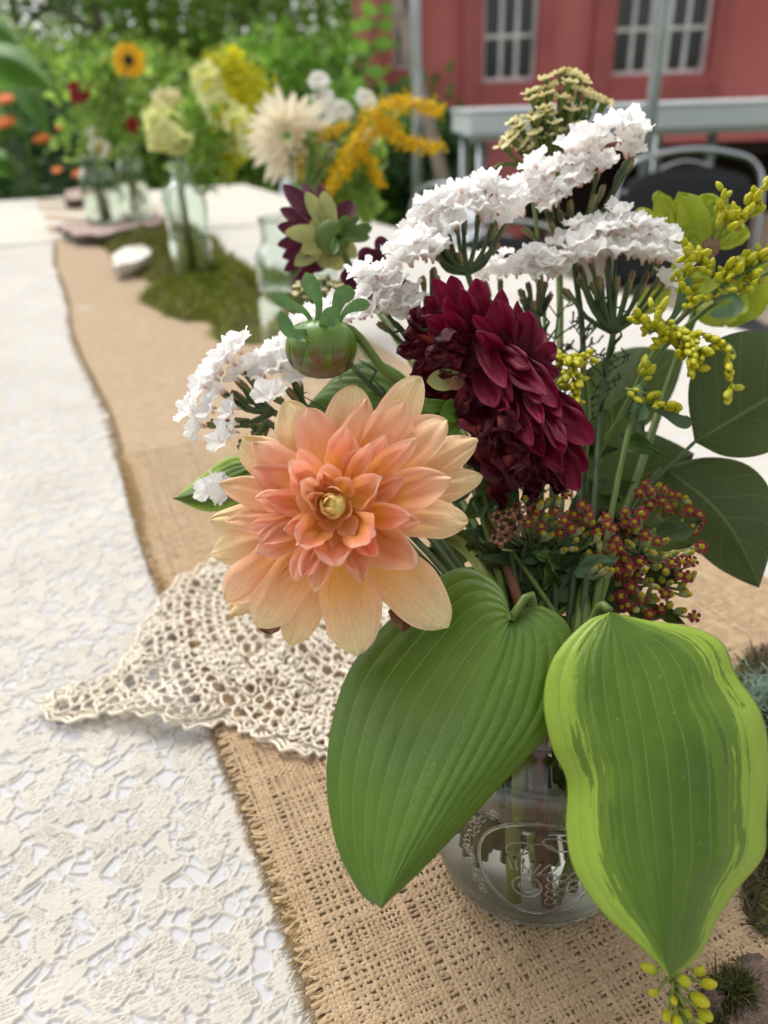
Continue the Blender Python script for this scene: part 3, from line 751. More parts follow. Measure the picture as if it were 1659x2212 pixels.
# crochet doily
def doily():
    random.seed(12)
    poly = [(92, 1535), (150, 1500), (260, 1455), (330, 1345), (400, 1265), (470, 1215), (560, 1190), (760, 1200), (900, 1330), (900, 1560), (830, 1640), (760, 1660), (700, 1625), (640, 1625), (560, 1590), (500, 1560), (420, 1570), (350, 1560), (240, 1540), (160, 1555)]
    A = [onZ(x, y, TZ+.006) for x, y in poly]; A2 = [(p.dot(_n), p.dot(_d)) for p in A]
    def inside(u, v):
        c = False; j = len(A2)-1
        for i in range(len(A2)):
            if (A2[i][1] > v) != (A2[j][1] > v) and u < (A2[j][0]-A2[i][0])*(v-A2[i][1])/(A2[j][1]-A2[i][1])+A2[i][0]: c = not c
            j = i
        return c
    us = [a[0] for a in A2]; vs = [a[1] for a in A2]
    def hz(u, v):
        q = noise.noise(Vector((u*16, v*16, 3)))*.009+noise.noise(Vector((u*45, v*45, 8)))*.005
        ridge = .007*math.exp(-((v-.9*u*0-(min(vs)+.085))/.03)**2)
        return max(.0025, .0085+q+ridge)
    t = thing('crochet_doily', onZ(450, 1450, TZ), 'cream crocheted doily rumpled on the runner under the peach dahlia', 'doily')
    rim = smooth([(p[0], p[1], 0) for p in A2]+[(A2[0][0], A2[0][1], 0)], 260)
    m_ = MB()
    # scalloped rim: small arches plus two cords
    for k_ in range(3):
        pts = []
        for i, q in enumerate(rim):
            nx = rim[(i+1) % len(rim)]-q; sid = Vector((nx.y, -nx.x, 0)); sid = sid.normalized() if sid.length > 1e-7 else Vector()
            w_ = abs(math.sin(i*.42))*.0042+(-.0035*k_)+.001
            uu, vv = q.x-sid.x*w_*-1, q.y-sid.y*w_*-1
            pts.append(TB(uu, vv, hz(uu, vv)*(.8)-.001+.0008*k_))
        m_.tube(pts, .00105+.0002*(k_ == 0), 6, cap=False)
    o = m_.obj('rim', M_COT, t)
    # net: irregular ring loops joined to each other
    pts2 = []; cell = .0078
    cu, cv = max(us)+.02, (min(vs)+max(vs))/2+.01
    rr_ = .012; row = 0
    while rr_ < .36:
        st_ = (cell*.8, cell*1.15, cell*.9, cell*1.3)[row % 4]; nn = max(6, int(2*math.pi*rr_/st_))
        for q in range(nn):
            a = (q+.5*(row % 2))/nn*2*math.pi; wob = .006*noise.noise(Vector((a*2, rr_*20, 5)))
            uu, vv = cu+(rr_+wob)*math.cos(a)+random.gauss(0, .0005), cv+(rr_+wob)*math.sin(a)+random.gauss(0, .0005)
            if inside(uu, vv): pts2.append((uu, vv, st_))
        rr_ += (cell*.8, cell, cell*.85, cell*1.1)[row % 4]*.88; row += 1
    m_ = MB()
    for (u, v, st_) in pts2:
        r = st_*rnd(.46, .58); sq = rnd(.75, 1.1); ph = rnd(0, 6.28); solid = noise.noise(Vector((u*32, v*32, 1))) > .12
        c = []
        for q in range(9):
            a = q/8*2*math.pi; rr = r*(1+.12*math.sin(3*a+ph)); x_, y_ = u+rr*math.cos(a)*sq, v+rr*math.sin(a)
            c.append(TB(x_, y_, hz(x_, y_)+.0007*math.sin(a*2+ph)))
        m_.tube(c, rnd(.0007, .00105), 5, cap=False)
        if solid:
            for q in range(4):
                a = rnd(0, 6.28); x_, y_ = u+r*.3*math.cos(a), v+r*.3*math.sin(a)
                x2, y2 = u-r*.7*math.cos(a), v-r*.7*math.sin(a)
                m_.tube([TB(x_, y_, hz(x_, y_)+.0008), TB((x_+x2)/2, (y_+y2)/2, hz(u, v)+.0014), TB(x2, y2, hz(x2, y2)+.0006)], .0009, 5)
    for i, (u, v, st_) in enumerate(pts2):
        for q in range(2):
            a = rnd(0, 6.28); x2, y2 = u+cell*.6*math.cos(a), v+cell*.6*math.sin(a)
            if inside(x2, y2): m_.tube([TB(u+cell*.45*math.cos(a), v+cell*.45*math.sin(a), hz(u, v)), TB(x2, y2, hz(x2, y2)+.001)], .0008, 5)
    o = m_.obj('crochet_net', M_COT, t); o['kind'] = 'stuff'
k = NB('crochet_cotton'); g = k.pos()
k.bump(k.math('ADD', k.noise(700, 3, g), k.noise(1600, 2, g)), .7, .001)
M_COT = k.fin(k.ramp(k.noise(60, 4, g), [(.3, (.72, .63, .50)), (.7, (.86, .78, .65))]), .85, .2, 0, sheen=.3)
doily()

# ------------------------------------------------------------------ foreground jar
JC = Vector((.0595, .2315, TZ+.0062)); JR = .0425
t = thing('mason_jar', JC, 'clear glass jar half full of water holding the front bouquet', 'jar')
def jarprof(inn):
    w_ = .0028 if inn else 0
    pr = [(.0001, .0045 if inn else .0), (.025, .0042 if inn else .0), (.0355, .0045 if inn else .0008), (.0405-w_, .009 if inn else .004), (JR-w_, .016), (JR-w_, .040), (JR-w_, .064), (.0412-w_, .074), (.036-w_, .082), (.0305-w_, .087), (.0300-w_, .094), (.0312-w_, .097), (.0300-w_, .0995), (.0308-w_, .103), (.0300-w_, .108)]
    return [(p_.x, p_.y) for p_ in smooth([(a, c, 0) for a, c in pr], 70)]
M = Matrix.Translation(JC); po, pi_ = jarprof(False), jarprof(True)
M_GLASSB = glass_mat('stippled_glass_base', bump=.8); M_GLASSB.node_tree.nodes['Principled BSDF'].inputs['Roughness'].default_value = .38
m_ = MB(); m_.lathe(po+[(.0286, .1088)]+pi_[::-1], M, 64)
m_.mi = [1 if all(m_.v[i][2] < JC.z+.0062 for i in f) else 0 for f in m_.f]
m_.obj('glass', [M_GLASS, M_GLASSB], t)
WL = .060
wp = [(r+.0002, z-.0002) for r, z in pi_ if z <= WL]; wp = wp+[(JR-.0026, WL), (JR-.0036, WL-.0006), (.02, WL-.0008), (.0001, WL-.0008)]
m_ = MB(); m_.lathe(wp, M, 64); m_.obj('water', M_WATER, t)
# embossed medallion facing the viewer
tov = Vector((CAM.x-JC.x, CAM.y-JC.y)); a0 = math.atan2(tov.y, tov.x)+.10
def onjar(a, z): return JC+Vector((math.cos(a0+a/JR)*(JR+.0002), math.sin(a0+a/JR)*(JR+.0002), z))
def loop(cx, cz, rx, rz, n=30, th=0):
    return [onjar(cx+rx*math.cos(q*2*math.pi/n)*math.cos(th)-rz*math.sin(q*2*math.pi/n)*math.sin(th), cz+rx*math.cos(q*2*math.pi/n)*math.sin(th)+rz*math.sin(q*2*math.pi/n)*math.cos(th)) for q in range(n+1)]
m_ = MB(); zc = .040
m_.tube(loop(0, zc, .0235, .0245, 60), .0007, 6, cap=False); m_.obj('embossed_ring', M_GLASS, t)
m_ = MB()
m_.tube(loop(.0, zc+.006, .007, .0085), .00035, 5, cap=False); m_.tube(loop(-.008, zc+.010, .005, .003, 20, .5), .00035, 5, cap=False)
m_.tube(loop(.006, zc+.014, .006, .003, 20, -.4), .00035, 5, cap=False); m_.tube(loop(-.004, zc-.010, .0055, .0055, 20), .0004, 5, cap=False)
m_.tube(loop(-.004, zc-.010, .0030, .0030, 16), .0003, 5, cap=False)
random.seed(3)
for q in range(11): m_.tube(loop(.005+(q % 3)*.0042, zc-.004-(q//3)*.0045, .0019, .0019, 12), .0003, 5, cap=False)
for q in range(6): m_.tube([onjar(-.010+q*.002, zc-.002), onjar(-.012+q*.003, zc+.003), onjar(-.013+q*.0035, zc+.005)], .0004, 5)
m_.obj('embossed_fruit', M_GLASS, t)
m_ = MB()
for q in range(26):
    a_ = rnd(2.2, 4.0); r_ = rnd(.027, .030); x_, z_ = r_*math.cos(a_), r_*math.sin(a_)
    m_.tube(loop(x_, zc+z_, .0012, .0018, 10, rnd(0, 3)), .00028, 4, cap=False)
m_.obj('embossed_beads', M_GLASS, t)

JT = JC+Vector((0, 0, .108))          # mouth of the jar
def mouth(dx=0, dy=0): return JT+Vector((dx, dy, 0))
def stem_pts(top, via=(0, 0), foot=(0, 0), mid=None):
    """from the flower down through the jar mouth to the jar floor"""
    p = [Vector(top)]
    if mid is not None: p += [Vector(m2) for m2 in (mid if isinstance(mid, list) else [mid])]
    p += [mouth(*via), JC+Vector((foot[0], foot[1], .0075))]
    return smooth(p, 22)

# ------------------------------------------------------------------ petals
OUT = {'dahlia': (.28, .58, 2.1, .72), 'round': (.30, .60, 2.9, .58), 'strap': (.5, .6, 3., .7), 'wedge': (.10, .8, 2., .5), 'lance': (.25, .45, 1.3, 1.0)}
def outline(sh, t):
    a, pk, p, q = OUT[sh]
    if t < pk: return a+(1-a)*math.sin(math.pi*.5*t/pk)
    return max(.012, (1-((t-pk)/(1-pk))**p))**q
WPT = np.array([0, .12, .3, .5, .66, .8, .9, .96, 1.]); 
SHAPES = {'dahlia': [.28, .46, .74, .95, 1., .88, .62, .36, .03], 'round': [.3, .45, .72, .93, 1., .92, .70, .44, .03],
          'strap': [.5, .7, .9, 1., 1., .9, .72, .5, .1], 'wedge': [.10, .2, .4, .68, .9, 1., .95, .75, .35], 'lance': [.25, .55, .9, 1., .85, .6, .36, .18, .01]}
def petal(name, B, T, wd, parent, mat_, arch=.12, cup=.35, shape='dahlia', face=None, ridge=.0003, ruffle=0, seed=0, nu=12, nv=8, curl=0, **props):
    B, T = Vector(B), Vector(T); ax = T-B; L = ax.length
    N = Vector(face) if face is not None else (CAM-(B+T)/2).normalized()
    S = ax.cross(N).normalized(); N2 = S.cross(ax).normalized()
    C = (B+T)/2+N2*arch*L; rows = []; sh = SHAPES[shape]
    for i in range(nu+1):
        t_ = 1-(1-i/nu)**1.35; c = B*(1-t_)**2+C*2*t_*(1-t_)+T*t_*t_
        tg = ((C-B)*(1-t_)+(T-C)*t_).normalized(); nl = S.cross(tg).normalized()
        if nl.dot(N2) < 0: nl = -nl
        w_ = wd/2*outline(shape, t_); row = []
        c = c+nl*curl*L*max(0, t_-.72)**2*6
        for j in range(nv+1):
            s_ = j/nv*2-1
            off = cup*w_*(s_*s_-.25)+ridge*math.cos(s_*9)*math.sin(math.pi*t_)
            if ruffle:
                off += ruffle*noise.noise(Vector((t_*3.5+seed, s_*2.2, seed*1.7)))*t_**.6
            px = c+S*s_*w_+nl*off
            if ruffle: px += S*ruffle*.5*noise.noise(Vector((t_*4, s_*2+seed, 7)))
            row.append(px)
        rows.append(row)
    o = MB().grid(rows).obj(name, mat_, parent)
    for k_, v_2 in props.items(): o[k_] = float(v_2)
    return o

# ------------------------------------------------------------------ peach dahlia
def Z3(x, y): return 331.8+x*.480, 530.9+y*.480
DD = .262
random.seed(21)
cx, cy = Z3(822, 1200)
peach = thing('peach_dahlia', P(cx, cy, DD), 'large peach and cream dahlia in full bloom at the front', 'flower')
def pp_(tx, ty, w_, bd, td, warm, arch=.10, cup=.3, shape='dahlia', bx=None, by=None, curl=0):
    x, y = Z3(tx, ty); ax_ = (cx if bx is None else Z3(bx, by)[0], cy if by is None else Z3(bx, by)[1])
    fx, fy = ax_[0]+(x-ax_[0])*.10, ax_[1]+(y-ax_[1])*.10
    x, y = x+rnd(-3, 3), y+rnd(-3, 3)
    petal('petal', P(fx, fy, DD+bd), P(x, y, DD+td), w_*.480*DD/F*1.10, peach, M_PEACH, arch, cup*rnd(.6, 1.3), shape, curl=rnd(-.05, .10), face=(CAM-P(x, y, DD)).normalized()+Vector((rnd(-1, 1), rnd(-1, 1), rnd(-1, 1)))*.30, warm=warm, ridge=.0005, ruffle=.0026*min(1, (w_/150)**1.5), seed=rnd(0, 50), nu=18, nv=12)
L0 = [(590, 700, 200, .0), (905, 628, 215, .0), (1200, 600, 190, .05), (1455, 880, 170, .2), (1480, 1040, 150, .15), (400, 880, 210, .05), (258, 1235, 130, 0), (262, 1385, 190, 0), (348, 1655, 170, 0), (622, 1792, 185, 0)]
for x, y, w_, wm in L0: pp_(x, y, w_, .022, .020, wm, .10, -.25, 'round')
L1 = [(700, 725, 185, .85), (955, 685, 165, .6), (1120, 710, 185, .6), (1320, 780, 200, .45), (450, 890, 165, .7), (295, 1068, 160, .35), (445, 1000, 170, 1.), (1415, 1235, 190, .15), (1330, 1718, 250, .02), (925, 1843, 250, .1), (465, 1712, 215, .25), (333, 1590, 200, .5), (325, 1245, 130, .6)]
for x, y, w_, wm in L1: pp_(x, y, w_, .015, .008, wm*.82, .12, -.12, 'round' if w_ > 180 else 'dahlia')
L2 = [(865, 800, 145, .9), (425, 1275, 105, .85), (465, 1380, 130, .7), (635, 1505, 130, .8), (1335, 1045, 180, .5), (505, 1132, 110, .9), (720, 1560, 110, .4), (1040, 850, 120, .7)]
L2 += [(815+math.cos(a_)*l_, 1185+math.sin(a_)*l_*.95, 105, .75) for a_, l_ in ((-2.1, 330), (-1.2, 310), (-.45, 360), (.15, 390), (.6, 400), (1.2, 370), (2.0, 350), (2.75, 380), (3.3, 360))]
for x, y, w_, wm in L2: pp_(x, y, w_, .009, -.006, wm, -.02, .35)
pp_(1178, 1440, 170, .004, -.014, .55, -.10, .8, 'round'); 
L3 = [(980, 885, 85, .8), (1187, 868, 100, .75), (575, 1278, 90, .8), (615, 970, 100, .8), (750, 1000, 70, .7), (935, 1500, 120, .6)]
for x, y, w_, wm in L3: pp_(x, y, w_, .004, -.014, wm, -.10, .6)
M_HP = simple('pale_inner_petal', (.90, .66, .27), .5, .12, 250, .4)
random.seed(211)
Hc = P(*Z3(815, 1172), DD); Hn = (CAM-Hc).normalized()+Vector((-.12, 0, .08)); HM = frame(Hc, Hn, Vector((1, 0, 0)))
for q_ in range(24):
    a_ = q_*2.399+rnd(-.25, .25); rb = .0018+.00017*q_; rt = .0003+.00042*q_+max(0, q_-11)*.00065+rnd(-.0004, .0006); ht = .0165-.00034*q_+rnd(-.001, .001)
    ca, sa = math.cos(a_), math.sin(a_)
    petal('petal', HM @ Vector((ca*rb, sa*rb, .004)), HM @ Vector((ca*rt, sa*rt, ht+rnd(-.0006, .0006))), rnd(.0040, .0052)+.00022*q_, peach, M_HP if q_ < 11 else M_PEACH, -.16 if q_ < 12 else -.08, .5, 'dahlia', face=HM.to_3x3() @ Vector((-ca, -sa, .35)), warm=.05+.028*q_, ridge=.0001, nu=10, nv=6)
L4 = [(1030, 1045, 115, .75), (665, 1050, 90, .6), (690, 1120, 80, .6), (1160, 1225, 120, .9)]
for x, y, w_, wm in L4: pp_(x, y, w_, 0, -.019, wm, -.12, .7)
pp_(990, 1335, 150, .0, -.024, 1., -.12, .9, 'round'); pp_(655, 1345, 140, .0, -.022, 1., -.10, .8, 'dahlia'); pp_(820, 1425, 170, .002, -.018, .9, -.10, .7, 'round'); pp_(1010, 1400, 90, .0, -.020, 1., -.15, 1.)
for a, l, w_ in ():
    aa = math.radians(a); pp_(815+math.cos(aa)*l*.9, 1175+math.sin(aa)*l*1.1, w_*1.25, -.002, -.020, .45, -.22, 1., bx=815, by=1180)
# tight heart
m_ = MB(); cc = P(*Z3(815, 1170), DD-.006); Mh = frame(cc, (CAM-cc), Vector((1, 0, 0)))
prof = [(.0001, .0085), (.0020, .0078), (.0034, .0050), (.0040, .001), (.006, -.004), (.005, -.012)]
M_HEART = simple('green_cream_heart', (.66, .62, .20), .5, .2, 300, .2); m_.lathe(prof, Mh, 16); m_.obj('heart', M_HEART, peach)
# green back, browned lower petals and stem
m_ = MB(); cb = P(cx, cy, DD+.026); Mb = frame(cb, (CAM-cb), Vector((1, 0, 0)))
m_.lathe([(.0001, .004), (.012, .003), (.016, -.001), (.013, -.006), (.004, -.010), (.0001, -.011)], Mb, 20); m_.obj('calyx', M_BUDG, peach)
for (x, y, x2, y2, w_) in ((600, 1650, 490, 1735, 90), (1060, 1640, 1150, 1715, 80)):
    petal('withered_petal', P(*Z3(x, y), DD+.016), P(*Z3(x2, y2), DD+.017), w_*.48*DD/F, peach, M_BROWN, .1, .3, ruffle=.003, seed=3)
m_ = MB(); m_.tube(stem_pts(P(cx, cy, DD+.034), (-.012, -.010), (.003, -.006), P(1000, 1180, .325)), .0028, 8); m_.obj('stem', M_YSTEM, peach)

# ------------------------------------------------------------------ burgundy dahlia
def Z1(x, y): return 829.5+x*.288, 564+y*.288
WD = .300
C1 = Z1(800, 760)
wine = thing('burgundy_dahlia', P(*C1, WD), 'deep burgundy dahlia with curled dark wilted lower petals', 'flower')
random.seed(5)
UP = [(650, 560, 365, 130, 120, -.002), (640, 520, 500, 108, 115, .002), (740, 560, 690, 130, 150, -.002), (700, 540, 570, 200, 115, -.008), (620, 600, 465, 275, 115, -.008), (660, 640, 430, 350, 110, -.014), (620, 650, 310, 405, 140, -.006), (520, 430, 305, 268, 95, .004), (470, 460, 285, 350, 80, .006),
      (880, 600, 875, 205, 95, .004), (900, 640, 850, 285, 175, -.004), (1000, 640, 1000, 300, 85, .006), (1040, 700, 1090, 375, 155, .002), (1100, 800, 1285, 620, 130, .002), (920, 640, 665, 395, 100, -.014), (930, 760, 695, 530, 120, -.018), (700, 700, 500, 500, 120, .004), (860, 640, 780, 330, 130, .006), (960, 690, 980, 420, 120, .004),
      (600, 560, 390, 200, 110, .008), (1060, 740, 1190, 500, 120, .008), (640, 640, 330, 520, 120, .004)]
for bx, by, x, y, w_, dz in UP:
    petal('petal', P(*Z1(bx, by), WD+.006), P(*Z1(x, y), WD+dz), w_*.288*WD/F*1.25, wine, M_WINE, rnd(.02, .10), rnd(.45, .75), ridge=.0006, curl=rnd(-.02, .08), ruffle=.002, seed=rnd(0, 50))
DN = [(690, 560, 915, 960, 135, -.018), (740, 600, 1165, 900, 130, -.014), (880, 640, 1100, 800, 110, -.016), (850, 700, 1225, 1010, 125, -.020), (1050, 720, 1295, 1100, 150, -.008), (700, 800, 840, 1090, 150, -.014), (900, 980, 1110, 1390, 125, -.016), (1040, 900, 1190, 1215, 90, -.022), (800, 1060, 940, 1100, 90, -.022), (1150, 1020, 1355, 1450, 110, -.016), (1200, 1060, 1370, 1390, 90, -.018),
      (1230, 1060, 1560, 1375, 180, -.004), (1250, 980, 1500, 1235, 140, .0), (1300, 1300, 1520, 1580, 150, .0), (1220, 1280, 1460, 1725, 160, -.002), (1150, 1300, 1340, 1580, 120, -.010), (1010, 1000, 1250, 1300, 150, -.006), (980, 820, 1300, 980, 150, -.002), (900, 860, 1080, 1250, 140, -.008), (1140, 860, 1330, 1180, 110, -.01), (1000, 1080, 1200, 1480, 130, -.008), (820, 880, 1000, 1220, 130, -.012),
      (1080, 1180, 1330, 1660, 150, .002), (1060, 780, 1310, 860, 120, .004), (780, 720, 960, 1060, 110, -.014), (1000, 740, 1170, 1080, 110, -.018)]
for bx, by, x, y, w_, dz in DN:
    petal('petal', P(*Z1(bx, by), WD+.004), P(*Z1(x, y), WD+dz), w_*.288*WD/F*1.25, wine, M_WINE, rnd(.02, .10), rnd(.4, .7), ridge=.0006, curl=rnd(-.02, .08), ruffle=.002, seed=rnd(0, 50))
WT = [(600, 640, 100, 660, 160, .002), (600, 720, 195, 860, 170, -.004), (560, 600, 150, 550, 110, .008), (520, 780, 240, 915, 110, .004), (600, 980, 265, 1010, 120, .008), (660, 840, 600, 1160, 150, -.006), (680, 1080, 690, 1360, 210, -.010), (780, 1120, 960, 1270, 150, -.018), (760, 1200, 900, 1660, 230, -.004), (960, 1240, 1000, 1700, 210, -.008), (1040, 1340, 1180, 1730, 170, -.006), (1160, 1400, 1310, 1730, 170, -.002), (900, 1560, 860, 1870, 150, .002), (700, 1260, 680, 1540, 150, .006), (640, 700, 350, 700, 140, -.010), (650, 620, 420, 600, 120, -.012), (1080, 1500, 1130, 1820, 130, .004), (860, 1100, 1060, 1420, 150, -.012), (760, 1080, 820, 1400, 170, -.012), (600, 800, 430, 830, 120, -.006), (900, 1380, 960, 1620, 150, -.012), (1220, 1500, 1370, 1720, 110, .004), (380, 500, 200, 400, 90, .008)]
for i, (bx, by, x, y, w_, dz) in enumerate(WT):
    petal('wilted_petal', P(*Z1(bx, by), WD+.006), P(*Z1(x, y), WD+dz), w_*.288*WD/F*1.15, wine, M_WILT, rnd(.0, .22), rnd(.2, .9), 'round', ruffle=.0085, seed=i*1.7, nu=18, nv=12)
m_ = MB(); c_ = P(*Z1(880, 960), WD+.018); Mw = frame(c_, (CAM-c_), P(*Z1(1250, 1500), WD)-c_, (.034, .019, .014))
m_.lathe([(math.sin(a), math.cos(a)) for a in np.linspace(.02, 3.12, 14)], Mw, 24); m_.obj('flower_core', M_WILT, wine)
c_ = P(*Z1(650, 640), WD+.014); m_ = MB(); Mw = frame(c_, (CAM-c_), P(*Z1(900, 400), WD)-c_, (.017, .017, .008))
m_.lathe([(math.sin(a), math.cos(a)) for a in np.linspace(.02, 3.12, 12)], Mw, 20); m_.obj('flower_core', M_WILT, wine)
petal('sepal', P(*Z1(600, 880), WD), P(*Z1(320, 900), WD-.004), .0085, wine, M_WILTG, .1, .4); petal('sepal', P(*Z1(600, 900), WD-.002), P(*Z1(470, 930), WD-.008), .0055, wine, M_BROWN, .1, .4)
for (x, y, w_, dz) in ((160, 1075, 90, -.004), (215, 1225, 110, .0), (430, 1330, 120, -.002), (420, 1150, 150, -.006)):
    petal('sepal', P(*Z1(600, 1100), WD+.004), P(*Z1(x, y), WD+dz), w_*.288*WD/F*1.2, wine, M_BUDG if x != 215 else M_DSTEM, .12, .3)
m_ = MB(); m_.tube(stem_pts(P(*Z1(700, 1150), WD+.008), (-.006, .006), (-.004, .004), P(1040, 1080, .325)), .0022, 8); m_.obj('stem', M_RSTEM, wine)

# ------------------------------------------------------------------ dahlia seen from behind, between the front and the bottles
def Z2(x, y): return 564+x*.240, 345+y*.240
BD = .43
M_SEP0 = simple('dull_green_sepal', (.08, .15, .03), .5, .3, 150, .2)
bk = thing('purple_dahlia', P(*Z2(650, 690), BD), 'half open purple dahlia seen from behind with green back', 'flower')
for x, y, w_, mt, dz in [(200, 225, 120, M_WINE2, .01), (170, 440, 100, M_WINE2, .012), (145, 600, 110, M_WINE2, .012), (145, 765, 100, M_WINE2, .014), (190, 880, 110, M_WINE2, .006), (210, 1000, 100, M_WINE2, .012), (370, 205, 80, M_WINE2, .016), (525, 205, 75, M_WINE2, .01), (815, 370, 130, M_WINE2, .012), (280, 1190, 80, M_WINE2, .02), (430, 1000, 160, M_WINE2, .02), (400, 290, 100, M_WILTG, -.004), (560, 280, 110, M_WILTG, -.004), (215, 650, 110, M_WILTG, -.004), (360, 820, 120, M_WILTG, -.004), (300, 950, 110, M_WILTG, .006), (440, 560, 150, M_WILTG, .002), (860, 880, 110, M_WILTG, .004), (560, 980, 160, M_WILTG, .01), (700, 1000, 150, M_WILTG, .012)]:
    petal('petal', P(*Z2(650, 690), BD+.004), P(*Z2(x, y), BD+dz), w_*.240*BD/F*1.45, bk, mt, .06, .35, 'dahlia')
m_ = MB(); c_ = P(*Z2(640, 700), BD); m_.lathe([(math.sin(a), math.cos(a)) for a in np.linspace(.02, 3.12, 12)], frame(c_, CAM-c_, None, (.010, .010, .005)), 18); m_.obj('calyx', M_STEM, bk)
for x, y, w_ in [(780, 500, 120), (880, 510, 80), (1000, 610, 130), (980, 700, 110), (700, 620, 90), (650, 850, 90)]:
    petal('sepal', P(*Z2(690, 690), BD-.010), P(*Z2(x, y), BD-.02), w_*.24*BD/F*.85, bk, M_SEP0, .15, .3, 'round')
m_ = MB(); m_.tube(stem_pts(P(*Z2(690, 720), BD-.012), (-.004, .018), (-.01, .012), [P(770, 600, .43), P(960, 900, .38)]), .002, 7); m_.obj('stem', M_STEM, bk)
bk2 = thing('purple_dahlia', P(800, 560, .41), 'second purple dahlia mostly hidden behind the statice', 'flower')
for x, y, w_ in [(1060, 690, 110), (880, 820, 130), (870, 900, 110), (710, 1060, 150), (740, 1150, 130), (960, 830, 120), (840, 1160, 100)]:
    petal('petal', P(845, 590, .405), P(*Z2(x, y), .405), w_*.24*.40/F*1.3, bk2, M_WINE2, .06, .35, 'round')
m_ = MB(); m_.tube(stem_pts(P(845, 590, .41), (.0, .020), (-.012, .004), P(960, 850, .37)), .002, 7); m_.obj('stem', M_STEM, bk2)

# ------------------------------------------------------------------ green dahlia bud
BU = .285
bud = thing('dahlia_bud', P(694, 750, BU), 'round green dahlia bud with curling sepals on an arched stem', 'flower bud')
c_ = P(694, 752, BU); upv = (P(694, 690, BU)-c_).normalized(); Mb = frame(c_, upv, CAM-c_)
k = NB('bud_skin'); g = k.obj(); uv, u, v = k.uv()
cc_ = k.ramp(k.math('ADD', u, k.math('MULTIPLY', k.math('SUBTRACT', k.noise(3, 4, k.mapping(uv, (1, 3, 1))), .5), .7)), [(.0, (.15, .045, .03)), (.10, (.14, .06, .03)), (.24, (.12, .13, .03)), (.40, (.11, .20, .02)), (1, (.12, .24, .04))])
k.bump(k.noise(20, 2, uv), .1, .001); M_BUDSK = k.fin(cc_, .28, .5, .08)
m_ = MB(); rows = []; R0 = .0128
for i in range(19):
    a = math.pi*(1-i/18); row = []
    for j in range(48):
        q = j/48*2*math.pi; rr = R0*math.sin(a)**.8*(1+.020*abs(math.sin(q*4.5))*math.sin(a)-.012); z = R0*.86*math.cos(a)*(1-.28*max(0, math.cos(a))**6)
        row.append(Mb @ Vector((rr*math.cos(q+.35*math.cos(a)), rr*math.sin(q+.35*math.cos(a)), z)))
    rows.append(row)
m_.grid(rows, 0, True); m_.obj('bud_head', M_BUDSK, bud)
for q in range(9):           # overlapping bud scales
    a = q/9*2*math.pi; rows = []
    for i in range(10):
        ph = .35+i/9*2.05; wd_ = .36*math.sin(math.pi*min(1, (i+.6)/9.6))**.6; row = []
        for j in range(5):
            qq = a+wd_*(j/4*2-1)+.25*math.cos(ph); rr = R0*(math.sin(ph)**.8)*(1.025+.02*(1-(j/4*2-1)**2)); z = R0*.86*math.cos(ph)*1.02*(1-.28*max(0, math.cos(ph))**6)
            row.append(Mb @ Vector((rr*math.cos(qq), rr*math.sin(qq), z)))
        rows.append(row)
    rows = rows[::-1]
    MB().grid(rows).obj('bud_scale', M_BUDSK, bud)
def strap(spn, w0, parent, mat_, name='sepal', depth=BU):
    pts = smooth(spn, 14); rows = []
    sh = SHAPES['round']
    for i, p_ in enumerate(pts):
        t_ = i/14; tg = (pts[min(i+1, 14)]-pts[max(i-1, 0)]).normalized(); c = p_; N = (CAM-c).normalized()
        S = tg.cross(N).normalized(); w_ = w0/2*float(np.interp(t_, WPT, [.4, .36, .4, .65, .95, 1., .8, .5, .05]))
        nl = S.cross(tg); rows.append([c+S*w_*(j/4-1)*.98-nl*w_*.35*(1-(j/4-1)**2) for j in range(9)])
    return MB().grid(rows).obj(name, mat_, parent)
M_SEP = simple('grey_green_sepal', (.12, .23, .07), .45, .25, 200, .25)
for spn, w_ in [([(683, 715, 0.283), (689, 660, 0.281), (675, 625, 0.279), (660, 588, 0.277)], .0062), ([(680, 712, 0.281), (660, 675, 0.277), (620, 655, 0.275), (587, 636, 0.274)], .0045),
                ([(682, 712, 0.278), (650, 718, 0.272), (625, 715, 0.271), (605, 672, 0.271)], .0050), ([(727, 705, 0.284), (725, 680, 0.283), (738, 640, 0.282), (768, 632, 0.283)], .0068), ([(730, 700, 0.282), (745, 675, 0.280), (770, 660, 0.278), (800, 658, 0.277)], .0048), ([(692, 718, 0.277), (700, 700, 0.272), (713, 688, 0.270), (735, 692, 0.268)], .0085), ([(670, 716, 0.276), (650, 722, 0.269), (642, 735, 0.267)], .0055)]:
    strap([P(*q) for q in spn], w_, bud, M_SEP)
m_ = MB(); m_.tube(smooth([P(705, 712, 0.285), P(735, 706, 0.286), P(775, 728, 0.289), P(830, 800, 0.293), P(890, 850, 0.303), P(990, 960, .34), mouth(-.012, .008), JC+Vector((-.012, .002, .008))], 30), [.0020]*8+[.0017]*23, 8); m_.obj('stem', M_STEM, bud)
m_ = MB(); m_.tube([P(742, 790, 0.289), P(735, 815, 0.289), P(738, 838, 0.289)], [.0006, .0003], 5); m_.obj('dry_bract', M_WILTG, bud)

